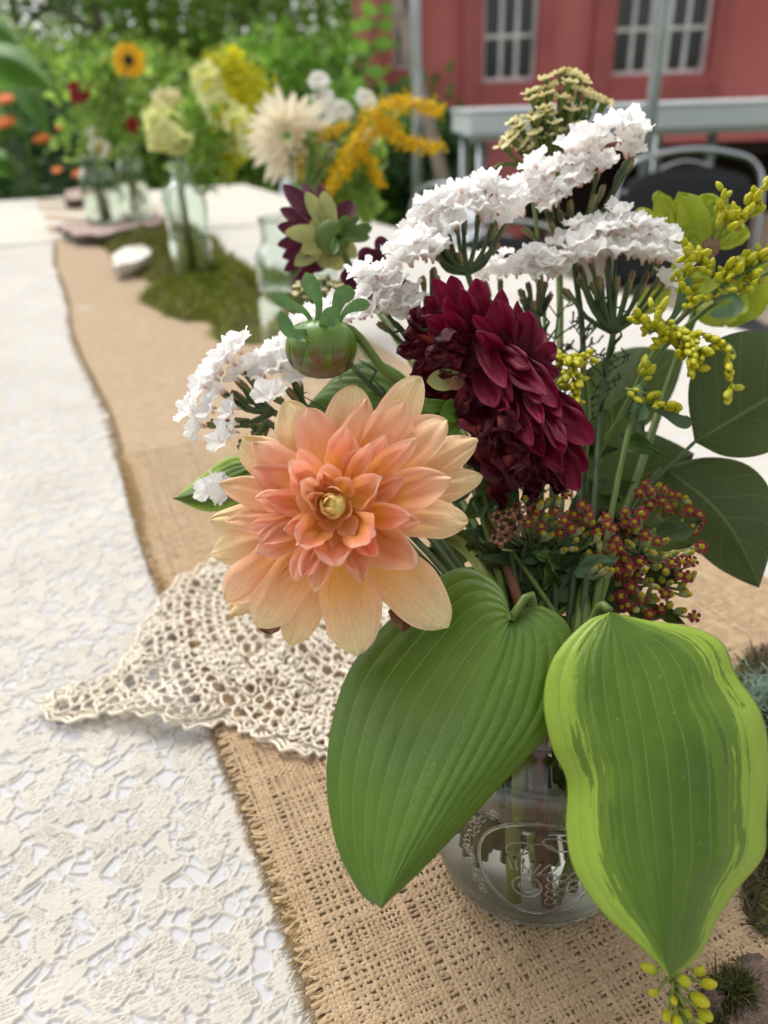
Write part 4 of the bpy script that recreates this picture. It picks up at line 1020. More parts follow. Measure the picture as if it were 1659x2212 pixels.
# ------------------------------------------------------------------ hosta leaves
def hosta_leaf(spine, L, R, label, mat_, nveins, dfun, stem, bulge=.00042, name='hosta_leaf'):
    sub = 6; nv = (nveins-1)*sub; nu = 90
    def df(t_, s_):
        q = (s_+1)/2*(nveins-1); f = abs((q+.5) % 1-.5)*2         # 0 on a vein
        g = bulge*(-(abs(f))**.8)*math.sin(math.pi*min(1, t_*1.05))**.5
        return g+dfun(t_, s_)
    rows = leaf_grid(spine, L, R, nu, nv, df)
    t = thing(name, rows[0][nv//2], label, 'leaf')
    o = MB().grid(rows).obj('blade', mat_, t); sm = o.modifiers.new('thick', 'SOLIDIFY'); sm.thickness = .0005
    m_ = MB(); m_.tube(stem, [.0016]*len(stem), 7); m_.obj('leaf_stalk', M_STEM, t)
    return t
A = .264
sp = [(1103, 1338, A), (1082, 1395, A-.002), (1015, 1540, A-.006), (930, 1720, A-.014), (862, 1870, A-.020), (824, 1962, A-.024)]
L = [(1103, 1338, A), (1075, 1262, A+.012), (985, 1228, A+.022), (850, 1330, A+.024), (748, 1460, A+.012), (706, 1640, A-.004), (722, 1810, A-.014), (775, 1925, A-.020), (824, 1962, A-.024)]
R = [(1103, 1338, A), (1155, 1308, A), (1215, 1335, A-.002), (1245, 1400, A-.004), (1232, 1510, A-.006), (1170, 1605, A-.008), (1080, 1700, A-.010), (960, 1830, A-.016), (880, 1910, A-.022), (824, 1962, A-.024)]
hosta_leaf(sp, L, R, 'large plain green ribbed leaf hanging below the peach dahlia', M_HOSTA, 15, lambda t_, s_: -.008*math.sin(math.pi*t_)*(1-s_*s_)*(.8)+.003*math.sin(5*t_+2*s_), smooth([P(1103, 1338, A), P(1150, 1290, A+.002), mouth(-.008, -.016), mouth(-.006, -.01)-Vector((0, 0, .05))], 10))
A = .256
sp = [(1318, 1322, A), (1352, 1420, A-0.0074), (1385, 1560, A-0.0161), (1402, 1700, A-0.0223), (1418, 1850, A-0.0260), (1436, 2000, A-0.0285), (1447, 2113, A-0.0285)]
L = [(1318, 1322, A), (1262, 1346, A-0.0012), (1196, 1420, A-0.0062), (1174, 1510, A-0.0112), (1190, 1610, A-0.0161), (1224, 1690, A-0.0186), (1222, 1790, A-0.0211), (1240, 1880, A-0.0236), (1300, 1970, A-0.0260), (1372, 2035, A-0.0279), (1425, 2085, A-0.0285), (1447, 2113, A-0.0285)]
R = [(1318, 1322, A), (1400, 1340, A), (1500, 1356, A-0.0025), (1562, 1390, A-0.0062), (1592, 1460, A-0.0099), (1645, 1540, A-0.0136), (1662, 1640, A-0.0161), (1656, 1770, A-0.0198), (1650, 1850, A-0.0223), (1590, 1925, A-0.0248), (1545, 1995, A-0.0273), (1512, 2062, A-0.0279), (1447, 2113, A-0.0285)]
hosta_leaf(sp, L, R, 'yellow-edged variegated leaf hanging at the lower right', M_HOSTAV, 13, lambda t_, s_: .010*(abs(s_)**2)*math.sin(math.pi*t_)-.004+.0025*math.sin(9*t_)*s_, smooth([P(1318, 1322, A), P(1290, 1318, A+.004), mouth(.006, -.018), mouth(.004, -.01)-Vector((0, 0, .05))], 10))
A = .36
hosta_leaf([(560, 1000, A), (470, 1050, A-.003), (375, 1078, A-.006)], [(560, 1000, A), (500, 985, A), (430, 1030, A), (375, 1078, A-.006)], [(560, 1000, A), (520, 1085, A), (450, 1105, A), (375, 1078, A-.006)], 'small yellow-edged leaf tip poking out left behind the dahlia', M_HOSTAV, 9, lambda t_, s_: .003*abs(s_), smooth([P(560, 1000, A), P(800, 1100, .345), mouth(-.02, .004), mouth(-.01, 0)-Vector((0, 0, .05))], 10))
hosta_leaf([(980, 930, .355), (850, 900, .35), (700, 860, .36), (640, 900, .37)], [(980, 930, .355), (860, 800, .355), (760, 785, .36), (640, 900, .37)], [(980, 930, .355), (880, 980, .35), (740, 980, .36), (640, 900, .37)], 'plain green leaf behind the bud and above the peach dahlia', M_HOSTA, 11, lambda t_, s_: .004*abs(s_), smooth([P(980, 930, .355), P(1060, 1100, .345), mouth(-.01, .01), mouth(-.01, 0)-Vector((0, 0, .05))], 10))

# dark broad leaves at the right
def broad(sx, sy, tx, ty, wl, wr, d0, d1, label, bend=0, name='broad_leaf', mat_=None, cat='leaf', via=(.02, .01)):
    nx, ny = -(ty-sy), (tx-sx); q = math.hypot(nx, ny); nx /= q; ny /= q
    def at(t_, w_): return (sx+(tx-sx)*t_+nx*(w_+bend*math.sin(math.pi*t_)), sy+(ty-sy)*t_+ny*(w_+bend*math.sin(math.pi*t_)), d0+(d1-d0)*t_)
    ts = [0, .12, .3, .5, .7, .87, 1]; ws = [0, .6, .95, 1, .82, .42, 0]
    sp_ = [at(t_, 0) for t_ in ts]; Lm = [at(t_, -wl*w_) for t_, w_ in zip(ts, ws)]; Rm = [at(t_, wr*w_) for t_, w_ in zip(ts, ws)]
    rows = leaf_grid(sp_, Lm, Rm, 30, 16, lambda t_, s_: .006*abs(s_)+.002*math.sin(t_*9+s_*3))
    t = thing(name, rows[0][8], label, cat)
    MB().grid(rows).obj('blade', mat_ or M_DLEAF, t)
    p0 = P(sx, sy, d0); m_ = MB(); m_.tube(smooth([p0, (p0+mouth(*via))/2+Vector((.0, .02, .0)), mouth(*via), mouth(via[0]*.5, via[1]*.5)-Vector((0, 0, .05))], 12), .0008, 6); m_.obj('leaf_stalk', M_DSTEM, t)
broad(1500, 955, 1800, 780, 165, 100, .34, .33, 'dark dull green leaf with pale midrib at the right edge', name='broad_leaf')
broad(1430, 1010, 1640, 1270, 120, 90, .36, .35, 'dark olive leaf hanging down at the right over the white cloth', bend=-35, name='broad_leaf')
broad(1250, 1090, 1500, 980, 110, 90, .375, .38, 'grey-green leaf behind the goldenrod stems', name='broad_leaf')
broad(1240, 930, 1480, 760, 90, 80, .41, .42, 'shaded leaf behind the goldenrod buds', name='broad_leaf')
broad(1330, 1100, 1500, 1180, 70, 60, .39, .39, 'small shaded leaf behind the red yarrow at right', name='broad_leaf')
# narrow leaves among the stems
M_LEAFD = simple('mid_leaf', (.06, .12, .02), .45, .3, 60, .2)
random.seed(9)
NL = [(1260, 1230, 1275, 1030, 45, .33, 'narrow dark green leaf rising beside the burgundy dahlia'), (1280, 1330, 1100, 1230, 45, .338, 'dark narrow leaf under the red yarrow heads'), (1240, 1300, 1390, 1270, 40, .345, 'narrow leaf pointing right under the red yarrow'),
      (1100, 1330, 1085, 1180, 28, .345, 'blue-green narrow leaf between peach dahlia and yarrow'), (985, 1230, 960, 1130, 50, .34, 'dark toothed leaf tucked behind the peach dahlia'), (1180, 1310, 1300, 1190, 36, .35, 'small dark leaf in the bouquet centre'),
      (1080, 1100, 1045, 990, 26, .37, 'thin upright leaf behind the peach dahlia'), (1150, 1290, 1060, 1160, 30, .37, 'shaded thin leaf deep in the bouquet'), (1330, 1290, 1240, 1150, 40, .37, 'shaded leaf behind the red yarrow'), (1200, 1260, 1240, 1120, 44, .385, 'dark leaf low in the bouquet centre')]
for sx, sy, tx, ty, w_, dd, lb in NL:
    broad(sx, sy, tx, ty, w_, w_, dd, dd-.006, lb, bend=rnd(-10, 10), name='narrow_leaf', via=(rnd(-.02, .02), rnd(-.01, .02)))

random.seed(29)
for (x0, x1, y0, y1, dd, n, lb) in ((1060, 1260, 1180, 1320, .305, 24, 'cluster of small dark leaves under the red yarrow beside the peach dahlia'), (1250, 1420, 1120, 1320, .325, 18, 'cluster of dark leaves between the two red yarrow heads'), (1180, 1420, 880, 1080, .350, 16, 'loose dark leaves among stems right of the burgundy dahlia'), (1000, 1110, 960, 1250, .312, 16, 'dark leaves in the gap right of the peach dahlia')):
    t = thing('leafy_stem', P((x0+x1)/2, (y0+y1)/2, dd), lb, 'foliage')
    st = smooth([P((x0+x1)/2+20, y0, dd+.004), P((x0+x1)/2, (y0+y1)/2, dd+.004), mouth(rnd(-.01, .01), 0), mouth(0, 0)-Vector((0, 0, .05))], 14)
    m_ = MB(); m_.tube(st, .0011, 6); m_.obj('stem', M_STEM, t)
    for q in range(n):
        x, y = rnd(x0, x1), rnd(y0, y1); q0 = P(x, y, dd+rnd(-.004, .012)); a = rnd(-.6, 3.7); L_ = rnd(55, 110)
        q1 = P(x+math.cos(a)*L_, y-math.sin(a)*L_*.9, dd+rnd(-.012, .014))
        petal('leaf', q0, q1, L_*dd/F*rnd(.36, .6), t, random.choice([M_DLEAF, M_DLEAF, M_SAGE, M_LEAFD]), rnd(-.1, .25), rnd(.2, .6), 'lance', ruffle=.003, seed=q)

# ------------------------------------------------------------------ statice
def floret_mesh(seed, mt=None):
    rs = random.Random(seed); rows = []; ph = [rs.uniform(0, 6.28) for _ in range(6)]
    am = [rs.uniform(.08, .2) for _ in range(3)]
    for (r, z, a) in [(.10, -.9, 0), (.16, -.5, 0), (.34, -.15, .15), (.62, .10, .45), (.86, .26, .85), (.98, .40, 1.15), (1.06, .42, 1.4)]:
        row = []
        for q in range(44):
            t_ = q/44*2*math.pi; c = math.cos(5*t_+ph[0])
            rr = r*(1+a*(.05*c+am[0]*.30*math.sin(7*t_+ph[1])+.035*math.sin(17*t_+ph[3]))); zz = z+a*(am[1]*.8*math.sin(3*t_+ph[2])+am[2]*.8*math.sin(6*t_+ph[4])+.05*math.sin(15*t_+ph[5])-.18*abs(math.sin(2.5*t_+ph[0]))**8)
            row.append((rr*math.cos(t_), rr*math.sin(t_), zz))
        rows.append(row)
    return MB().grid(rows, 0, True).mesh('floret', mt or M_STAT)
FLO = [floret_mesh(i) for i in range(7)]
def calyx_mesh():
    m_ = MB(); m_.lathe([(.32, 0), (.42, -.5), (.36, -1.2), (.2, -2.0), (.1, -2.5)], Matrix.Identity(4), 8, 0)
    for q in range(3):
        a = q*2.1; m_.tube([(.2*math.cos(a), .2*math.sin(a), .1), (.36*math.cos(a), .36*math.sin(a), -.5), (.30*math.cos(a), .30*math.sin(a), -1.6)], [.10, .13, .05], 5, 1)
    return m_.mesh('calyx', [M_CALYX, M_PINK])
CAL = calyx_mesh()
def statice(name, fl, node, root, depth, label, seed, R=27, up=(0, -1), via=(0, 0), foot=(0, 0), mid=None, spread=.35, group=None, stemw=.0014):
    """fl: list of (x,y) floret centres in the picture; node: where the branches meet; stem runs on into the jar"""
    random.seed(seed); nd = P(node[0], node[1], depth+.008)
    t = thing('statice_spray', nd, label, 'flower', group)
    upd = (P(node[0]+up[0]*100, node[1]+up[1]*100, depth)-P(node[0], node[1], depth)).normalized()
    mb = MB(); kk = 0; c = nd; ax = upd
    for (x, y) in fl:
        for lay in range(2):
            jx, jy = random.gauss(0, 5), random.gauss(0, 4); dz = rnd(-.005, .003)+lay*.007
            clump = noise.noise(Vector((x*.045, y*.045, seed*3.1)))
            if clump < -.28 and len(fl) > 14: continue
            dz -= clump*.010
            c = P(x+jx+(4 if lay else 0), y+jy-4*lay-clump*14, depth+dz)
            ax = (c-nd).normalized()*.9+upd*.5+(CAM-c).normalized()*(.55 if not lay else .1)+Vector((rnd(-1, 1), rnd(-1, 1), rnd(-1, 1)))*spread
            s_ = R*depth/F*rnd(.72, 1.05)
            inst('floret', random.choice(FLO), frame(c, ax, Vector((rnd(-1, 1), rnd(-1, 1), 0.1)), (s_, s_, s_*.85)), t)
        if kk % 3 == 0 or len(fl) < 20 and kk % 2 == 0:
            cb = c+(nd-c).normalized()*.004+Vector((0, 0, -.006)); s2 = R*depth/F*.62
            inst('calyx', CAL, frame(cb-ax.normalized()*.003, (cb-nd).normalized()*.7+ax.normalized()*.3, None, s2), t)
            mdp = (cb+nd)/2+(CAM-cb).normalized()*.001+Vector((0, 0, -.004))
            mb.tube(smooth([cb+(nd-cb).normalized()*.004, mdp, nd], 6), [.0009, .0013], 5)
            if random.random() < .5:      # thin bracts
                bq = mdp+Vector((rnd(-.006, .006), rnd(-.004, .004), rnd(-.002, .006))); mb.tube([mdp, (mdp+bq)/2, bq], [.0008, .0001], 4)
        kk += 1
    mb.obj('branches', M_DSTEM, t)
    m_ = MB()
    pts = stem_pts(nd, via, foot, mid); m_.tube(pts, stemw, 7)
    for i in (2, 4, 6, 8):      # wings of the stem
        q = pts[i]; m_.tube([q, q+Vector((rnd(-.004, .004), rnd(-.004, 0), .006)), q+Vector((rnd(-.010, .010), rnd(-.006, 0), .013))], [.0012, .0002], 4)
    m_.obj('stem', M_DSTEM, t)
    return t
def band(pts, hw, sp_, seed):
    random.seed(seed); out = []; c = smooth([(x, y+4, h*1.36) for (x, y), h in zip(pts, hw)], 60)
    tries = 0
    sp_ *= .92
    while tries < 3500:
        q = random.choice(c); a = rnd(0, 6.28); r_ = q.z*math.sqrt(random.random()); x, y = q.x+r_*math.cos(a), q.y+r_*math.sin(a)*.85
        if all((x-ox)**2+(y-oy)**2 > sp_*sp_ for ox, oy in out): out.append((x, y))
        tries += 1
    return out
GS = 'white statice in the front bouquet'
statice('s', band([(905, 490), (950, 460), (1010, 425), (1070, 415), (1090, 450)], [22, 30, 36, 28, 20], 21, 1), (1010, 590), 0, .335, 'white statice head behind the top of the burgundy dahlia', 31, 28, (-.2, -1), (0, .012), (.008, .006), P(1120, 950, .345), group=GS)
statice('s', band([(760, 660), (800, 620), (860, 640), (850, 570), (890, 530), (920, 520)], [28, 34, 32, 30, 28, 22], 21, 2), (935, 760), 0, .325, 'white statice head left of the burgundy dahlia', 32, 29, (-.4, -1), (-.006, .010), (.014, .006), P(1040, 900, .335), group=GS)
statice('s', band([(1140, 425), (1180, 385), (1240, 350), (1300, 315), (1365, 285)], [28, 38, 38, 34, 26], 21, 3), (1240, 560), 0, .35, 'highest white statice head beneath the cream yarrow', 33, 28, (-.1, -1), (.010, .010), (-.008, .01), P(1260, 800, .36), group=GS)
statice('s', band([(1215, 545), (1255, 515), (1330, 498), (1400, 520), (1445, 575)], [26, 36, 38, 34, 24], 21, 4), (1325, 720), 0, .345, 'flat topped white statice head at the right above goldenrod', 34, 28, (0, -1), (.012, .004), (-.012, .006), P(1300, 860, .355), group=GS)
statice('s', band([(1120, 575), (1160, 565), (1190, 580)], [18, 22, 18], 19, 5), (1160, 680), 0, .345, 'small white statice head right above the burgundy petals', 35, 26, (0, -1), (.006, .012), (.012, .01), P(1190, 860, .355), group=GS)
statice('s', [(1035, 555), (1055, 570), (1085, 560), (1080, 590), (1045, 590)], (1080, 680), 0, .36, 'partly hidden white statice florets behind the burgundy tips', 36, 24, (0, -1), (.004, .016), (.0, .014), P(1130, 900, .36), group=GS)
statice('s', [(402, 885), (428, 838), (460, 800), (475, 765), (505, 752), (415, 925), (440, 880), (470, 840), (500, 800), (495, 770), (447, 805)], (590, 890), 0, .315, 'white statice at the far left with open florets', 37, 34, (-.7, -.7), (-.018, .006), (-.016, .006), P(800, 1020, .335), .35, GS)
statice('s', [(545, 790), (570, 765), (600, 745), (625, 770), (590, 790), (610, 800), (560, 810), (630, 800)], (660, 880), 0, .322, 'white statice head just left of the green bud', 38, 34, (-.3, -1), (-.016, .010), (-.01, .012), P(830, 1020, .34), .35, GS)
statice('s', [(490, 885), (480, 935), (500, 925), (470, 950), (570, 850), (590, 845)], (575, 910), 0, .308, 'few loose white statice florets low at the left', 39, 27, (-.7, -.5), (-.020, .004), (-.016, -.004), P(780, 1050, .33), .5, GS)
statice('s', [(455, 1045), (470, 1065), (445, 1060), (480, 1045)], (530, 1030), 0, .325, 'single white statice tuft beside the dahlia\'s left petals', 40, 27, (-.8, -.2), (-.020, .0), (-.018, .0), P(760, 1090, .335), .5, GS)
statice('s', [(655, 695), (680, 675), (705, 660), (640, 715), (720, 680), (668, 710)], (760, 790), 0, .345, 'white statice half hidden behind the bud sepals', 41, 33, (-.3, -1), (-.010, .014), (-.004, .014), P(900, 950, .35), .35, GS)

# ------------------------------------------------------------------ goldenrod in bud
def bud_mesh(mat_):
    m_ = MB(); m_.lathe([(.0001, 0), (.28, .12), (.46, .45), (.50, .85), (.42, 1.3), (.22, 1.65), (.0001, 1.8)], Matrix.Identity(4), 8)
    return m_.mesh('bud', mat_)
BUDM = bud_mesh(M_GBUD)
def goldenrod(label, main, clusters, seed, depth, leaves=(), bsize=14, name='goldenrod_spray', cat='flower'):
    random.seed(seed); pts = smooth([q if isinstance(q, Vector) else P(*q) for q in main], 22)
    t = thing(name, pts[-1], label, cat, 'goldenrod in bud')
    m_ = MB(); m_.tube(pts, [.0010, .0015], 8); m_.obj('stem', M_STEM, t)
    mb = MB()
    for cl in clusters:
        x0, y0, x1, y1, wd_, n = cl[:6]; dd = cl[6] if len(cl) > 6 else depth
        a, c = P(x0, y0, dd+.004), P(x1, y1, dd)
        mb.tube(smooth([a, (a+c)/2+Vector((0, 0, .002)), c], 6), [.0009, .0005], 5)
        for q in range(n):
            f = (q+.5)/n if n > 1 else .93; tp = wd_*(1-.55*f)
            x, y = x0+(x1-x0)*f+random.gauss(0, tp*.45), y0+(y1-y0)*f+random.gauss(0, tp*.35)
            c2 = P(x, y, dd+rnd(-.005, .003)); sp_ = a.lerp(c, f)
            ax = (c2-sp_).normalized()+(c-a).normalized()*.7+Vector((rnd(-.3, .3), rnd(-.3, .3), rnd(0, .4)))
            s_ = bsize*dd/F*rnd(.8, 1.35)
            inst('bud', BUDM, frame(c2, ax, None, (s_*rnd(.9, 1.12), s_*1.0, s_*rnd(.95, 1.3))), t)
            if q % 2 == 0: mb.tube([sp_, c2+ax.normalized()*s_*.2], .0004, 4, cap=False)
    mb.obj('twigs', M_YSTEM, t)
    for q in leaves: strap([P(*z) for z in q[0]], q[1], t, M_SAGE, 'leaf')
    return t
goldenrod('goldenrod spray in yellow-green bud at the right edge', [(1690, 540, .318), (1560, 620, .322), (1440, 720, .33), (1340, 900, .338), (1270, 1050, .345), mouth(.014, .0), JC+Vector((.015, .004, .008))],
          [(1470, 760, 1375, 680, 26, 39, .318), (1440, 730, 1410, 665, 16, 10, .316), (1480, 745, 1500, 800, 18, 24, .314), (1450, 700, 1520, 770, 20, 27, .316), (1500, 720, 1560, 750, 12, 8, .318), (1560, 745, 1590, 770, 8, 4, .318), (1575, 770, 1580, 860, 11, 12, .316), (1350, 840, 1465, 890, 16, 12, .328), (1380, 820, 1400, 790, 12, 8, .33), (1395, 870, 1470, 885, 10, 9, .325)], 51, .318,
          [([(1375, 830, .325), (1380, 860, .322), (1382, 890, .320), (1380, 893, .32)], .0078), ([(1370, 880, .33), (1420, 885, .327), (1470, 910, .324), (1497, 912, .322)], .0058), ([(1400, 720, .33), (1450, 690, .325), (1475, 640, .32), (1490, 595, .318)], .0050), ([(1540, 650, .32), (1580, 640, .314), (1590, 665, .312), (1530, 680, .312)], .0060)])
goldenrod('upper goldenrod branches in bud reaching the right edge', [(1720, 560, .325), (1640, 600, .328), (1500, 690, .335), (1380, 850, .345), mouth(.018, .006), JC+Vector((.018, -.002, .008))],
          [(1550, 500, 1565, 410, 14, 10, .322), (1570, 500, 1640, 440, 22, 33, .322), (1600, 480, 1655, 395, 14, 12, .32), (1470, 610, 1500, 555, 20, 14, .325), (1540, 600, 1480, 540, 22, 16, .322), (1550, 610, 1620, 560, 30, 33, .322), (1560, 640, 1480, 660, 18, 12, .325), (1600, 640, 1640, 600, 14, 10, .32), (1500, 650, 1480, 620, 16, 10, .326), (1600, 590, 1660, 540, 20, 18, .32)], 52, .322, bsize=13)
goldenrod('small drooping goldenrod cluster right of the burgundy dahlia', [(1258, 800, .322), (1270, 860, .325), (1265, 1000, .335), (1260, 1150, .34), mouth(.010, -.002), JC+Vector((.006, .01, .008))],
          [(1262, 790, 1205, 770, 14, 15, .318), (1235, 770, 1240, 880, 17, 36, .314), (1262, 770, 1260, 775, 12, 6, .318)], 53, .316, bsize=13)
goldenrod('goldenrod tip hanging down below the variegated leaf', [(1440, 2085, .262), (1452, 2110, .262), (1475, 2190, .258), (1500, 2300, .250), (1520, 2420, .245)],
          [(1450, 2080+q[0], 1450+q[1], 2080+q[2], 1, 1, .256) for q in ((5, 55, 22), (5, -30, 20), (15, 20, 34), (30, -32, 66), (35, 2, 78), (45, 46, 72), (60, 30, 96), (70, 64, 108), (80, 12, 120), (90, 50, 130), (100, 74, 150), (100, 22, 150), (30, 70, 46), (60, -8, 108))], 54, .256, bsize=20)
m_ = None

# wispy filler
random.seed(17)
t = thing('fine_filler_sprig', mouth(.012, .02), 'fine feathery green sprig between the statice stems', 'foliage')
m_ = MB()
for (x0, y0, x1, y1) in ((1150, 1080, 1040, 1000), (1170, 1000, 1210, 640), (1210, 900, 1280, 690), (1150, 1000, 1130, 760), (1230, 980, 1330, 760), (1100, 1150, 1060, 1010), (1130, 1180, 1020, 1080)):
    a, c = P(x0, y0, .37), P(x1, y1, .375); L_ = smooth([mouth(.008, .018), a, c], 16); m_.tube(L_, [.0012, .0004], 5)
    for i in range(7, 16):
        for s_ in (-1, 1):
            e = L_[i]+Vector((s_*rnd(.006, .014), rnd(-.004, .004), rnd(.004, .014))); m_.tube([L_[i], (L_[i]+e)/2+Vector((0, 0, .001)), e], [.0005, .0003], 4)
            for q in range(3): f_ = L_[i].lerp(e, .5+.2*q); m_.tube([f_, f_+Vector((rnd(-.004, .004), 0, rnd(.001, .005)))], [.0004, .0006], 4)
m_.obj('sprig', M_DSTEM, t)

# ------------------------------------------------------------------ yarrow
def yfloret(closed=False):
    m_ = MB(); m_.lathe([(.12, -2.2), (.30, -1.8), (.46, -1.1), (.44, -.4), (.34, 0)], Matrix.Identity(4), 8, 0)
    m_.lathe([(.32, 0), (.36, .18), (.24, .38), (.0001, .44)], Matrix.Identity(4), 8, 1)
    if not closed:
        for q in range(5):
            a = q*1.2566; ca, sa = math.cos(a), math.sin(a); e = (-sa, ca)
            rows = [[(ca*r+e[0]*w_*s_, sa*r+e[1]*w_*s_, z) for s_ in (-1, 0, 1)] for r, w_, z in ((.28, .14, .02), (.56, .30, .10), (.82, .22, -.02))]
            m_.grid(rows, 2)
    return m_
YF = yfloret().mesh('floret', [M_INVOL, M_YDISC, M_DRED]); YC = yfloret(True).mesh('floret', [M_INVOL, M_YDISC, M_DRED]); YB = yfloret().mesh('floret', [M_BROWN, M_DISC, M_BROWN])
def yarrow(label, fl, nodes, root_mid, seed, depth, R=13, via=(0, 0), foot=(0, 0), brown=0):
    random.seed(seed); t = thing('yarrow_head', P(*nodes[0]), label, 'flower', 'red and yellow yarrow')
    mb = MB(); nps = [P(*q) for q in nodes]
    for i, (x, y, k_) in enumerate(fl):
        c = P(x, y, depth+rnd(-.006, .004)); nd = min(nps, key=lambda q: (q-c).length)
        ax = (c-nd).normalized()*.7+(CAM-c).normalized()*(.7 if k_ == 0 else .1)+Vector((rnd(-.3, .3), rnd(-.3, .3), rnd(0, .4))); s_ = R*depth/F*rnd(.85, 1.2)
        inst('floret', (YF, YC, YB)[k_ if k_ or random.random() > .3 else 1], frame(c, ax, None, s_), t)
        bp = c-ax.normalized()*s_*2.1; mb.tube(smooth([bp, (bp+nd)/2+Vector((0, 0, -.001)), nd], 4), [.0005, .0008], 5, cap=False)
    for q in nps[1:]: mb.tube(smooth([q, (q+nps[0])/2+Vector((0, 0, -.003)), nps[0]], 6), [.0011, .0015], 6)
    mb.obj('branches', M_INVOL, t)
    m_ = MB(); m_.tube(stem_pts(nps[0], via, foot, P(*root_mid)), .0016, 7); m_.obj('stem', M_YSTEM, t)
random.seed(77)
fl = []
def Z5(x, y): return 1028.6+x*.38, 995.4+y*.38
for (x, y) in ((345, 285), (450, 285), (520, 295), (555, 305), (400, 310), (370, 372), (450, 352), (500, 340), (540, 382), (480, 410), (625, 272), (645, 310), (630, 345), (665, 350), (632, 415), (570, 445), (740, 320), (745, 365), (780, 385), (795, 450), (775, 485), (780, 520), (705, 535), (295, 350), (280, 210), (510, 190), (370, 240), (600, 250), (330, 320), (430, 300), (590, 330), (690, 400)):
    X_, Y_ = Z5(x, y); fl.append((X_, Y_, 0))
for (x, y) in ((505, 505), (565, 500), (640, 520), (660, 590), (700, 600), (740, 615), (770, 625), (380, 410), (700, 420), (700, 460), (600, 390), (430, 420), (420, 220), (470, 215)):
    X_, Y_ = Z5(x, y); fl.append((X_, Y_, 1))
for (x, y) in ((120, 320), (150, 380), (110, 440), (190, 300), (200, 360), (170, 420), (230, 260), (250, 320), (300, 250), (140, 450), (220, 390), (330, 230)):
    X_, Y_ = Z5(x, y); fl.append((X_, Y_, 2))
yarrow('red and yellow yarrow head directly under the burgundy dahlia, partly brown', fl, [(*Z5(385, 720), .325), (*Z5(410, 520), .322), (*Z5(320, 500), .322), (*Z5(560, 640), .322)], (1190, 1330, .332), 61, .300, 16, (-.002, -.006), (.0, -.012))
fl = []
for (x, y) in ((960, 130), (1040, 140), (1000, 170), (930, 180), (1005, 210), (1070, 160), (1110, 190), (1150, 200), (1060, 230), (1130, 250), (1210, 240), (1215, 285), (1040, 290), (1115, 300), (1165, 335), (1270, 305), (1190, 210), (1240, 395), (1275, 345), (990, 250), (1090, 265)):
    X_, Y_ = Z5(x, y); fl.append((X_, Y_, 0))
for (x, y) in ((1180, 260), (1250, 330), (1100, 330), (1230, 370)): X_, Y_ = Z5(x, y); fl.append((X_, Y_, 1))
yarrow('small dark red yarrow cluster at the right over the white cloth', fl, [(*Z5(1010, 400), .352), (*Z5(1080, 330), .35), (*Z5(1180, 360), .35)], (1300, 1330, .352), 62, .335, 15, (.010, -.004), (.016, -.008))
fl = []
for (x, y) in ((850, 290), (940, 300), (900, 350), (870, 400), (910, 385), (960, 420), (845, 350), (930, 575), (870, 610), (920, 650), (1080, 630), (1160, 650), (1205, 660), (1170, 570), (1230, 570), (1280, 490), (1225, 520), (1075, 755), (1115, 760), (1100, 820), (1050, 840), (985, 870), (880, 720), (820, 770), (850, 640), (800, 700), (820, 660), (860, 820), (770, 780), (830, 830), (1240, 885), (1110, 1180/2), (1085, 450), (1110, 580), (940, 790), (800, 620), (840, 560), (820, 500), (880, 470), (1030, 460)):
    X_, Y_ = Z5(x, y); fl.append((X_, Y_, 0))
for (x, y) in ((1000, 520), (1050, 530), (1100, 540), (1140, 520), (1040, 600), (1080, 600), (960, 620), (1030, 720), (1010, 770), (940, 760), (1190, 740), (1210, 760), (1240, 640), (1110, 690), (1150, 600), (980, 440), (860, 460), (900, 850), (960, 850), (1180, 850), (1030, 790), (1060, 680), (990, 680), (1180, 700)):
    X_, Y_ = Z5(x, y); fl.append((X_, Y_, 1))
yarrow('largest green, red and yellow yarrow head above the variegated leaf', fl, [(*Z5(905, 900), .340), (*Z5(920, 530), .338), (*Z5(1010, 680), .338), (*Z5(850, 700), .338), (*Z5(1080, 840), .338)], (1310, 1345, .345), 63, .315, 17, (.012, -.012), (.010, -.016))
# more stems standing in the jar water
t = thing('cut_stems', JC+Vector((0, 0, .01)), 'bundle of bare cut stems standing in the jar water', 'stems')
for (a, c, r_, mt) in (((-.012, -.022), (-.010, -.024), .0026, M_YSTEM), ((-.004, -.020), (.001, -.027), .0022, M_RSTEM), ((.012, -.014), (.004, -.025), .0016, M_STEM), ((.018, -.018), (.016, -.018), .0018, M_YSTEM), ((.0, .0), (-.02, .012), .002, M_DSTEM)):
    m_ = MB(); m_.tube(smooth([P(1200+a[0]*3000, 1180, .345), mouth(a[0]*.8, a[1]*.8+.004), JC+Vector((a[0], a[1], .06)), JC+Vector((c[0], c[1], .0075))], 10), r_, 8); m_.obj('stem', mt, t)

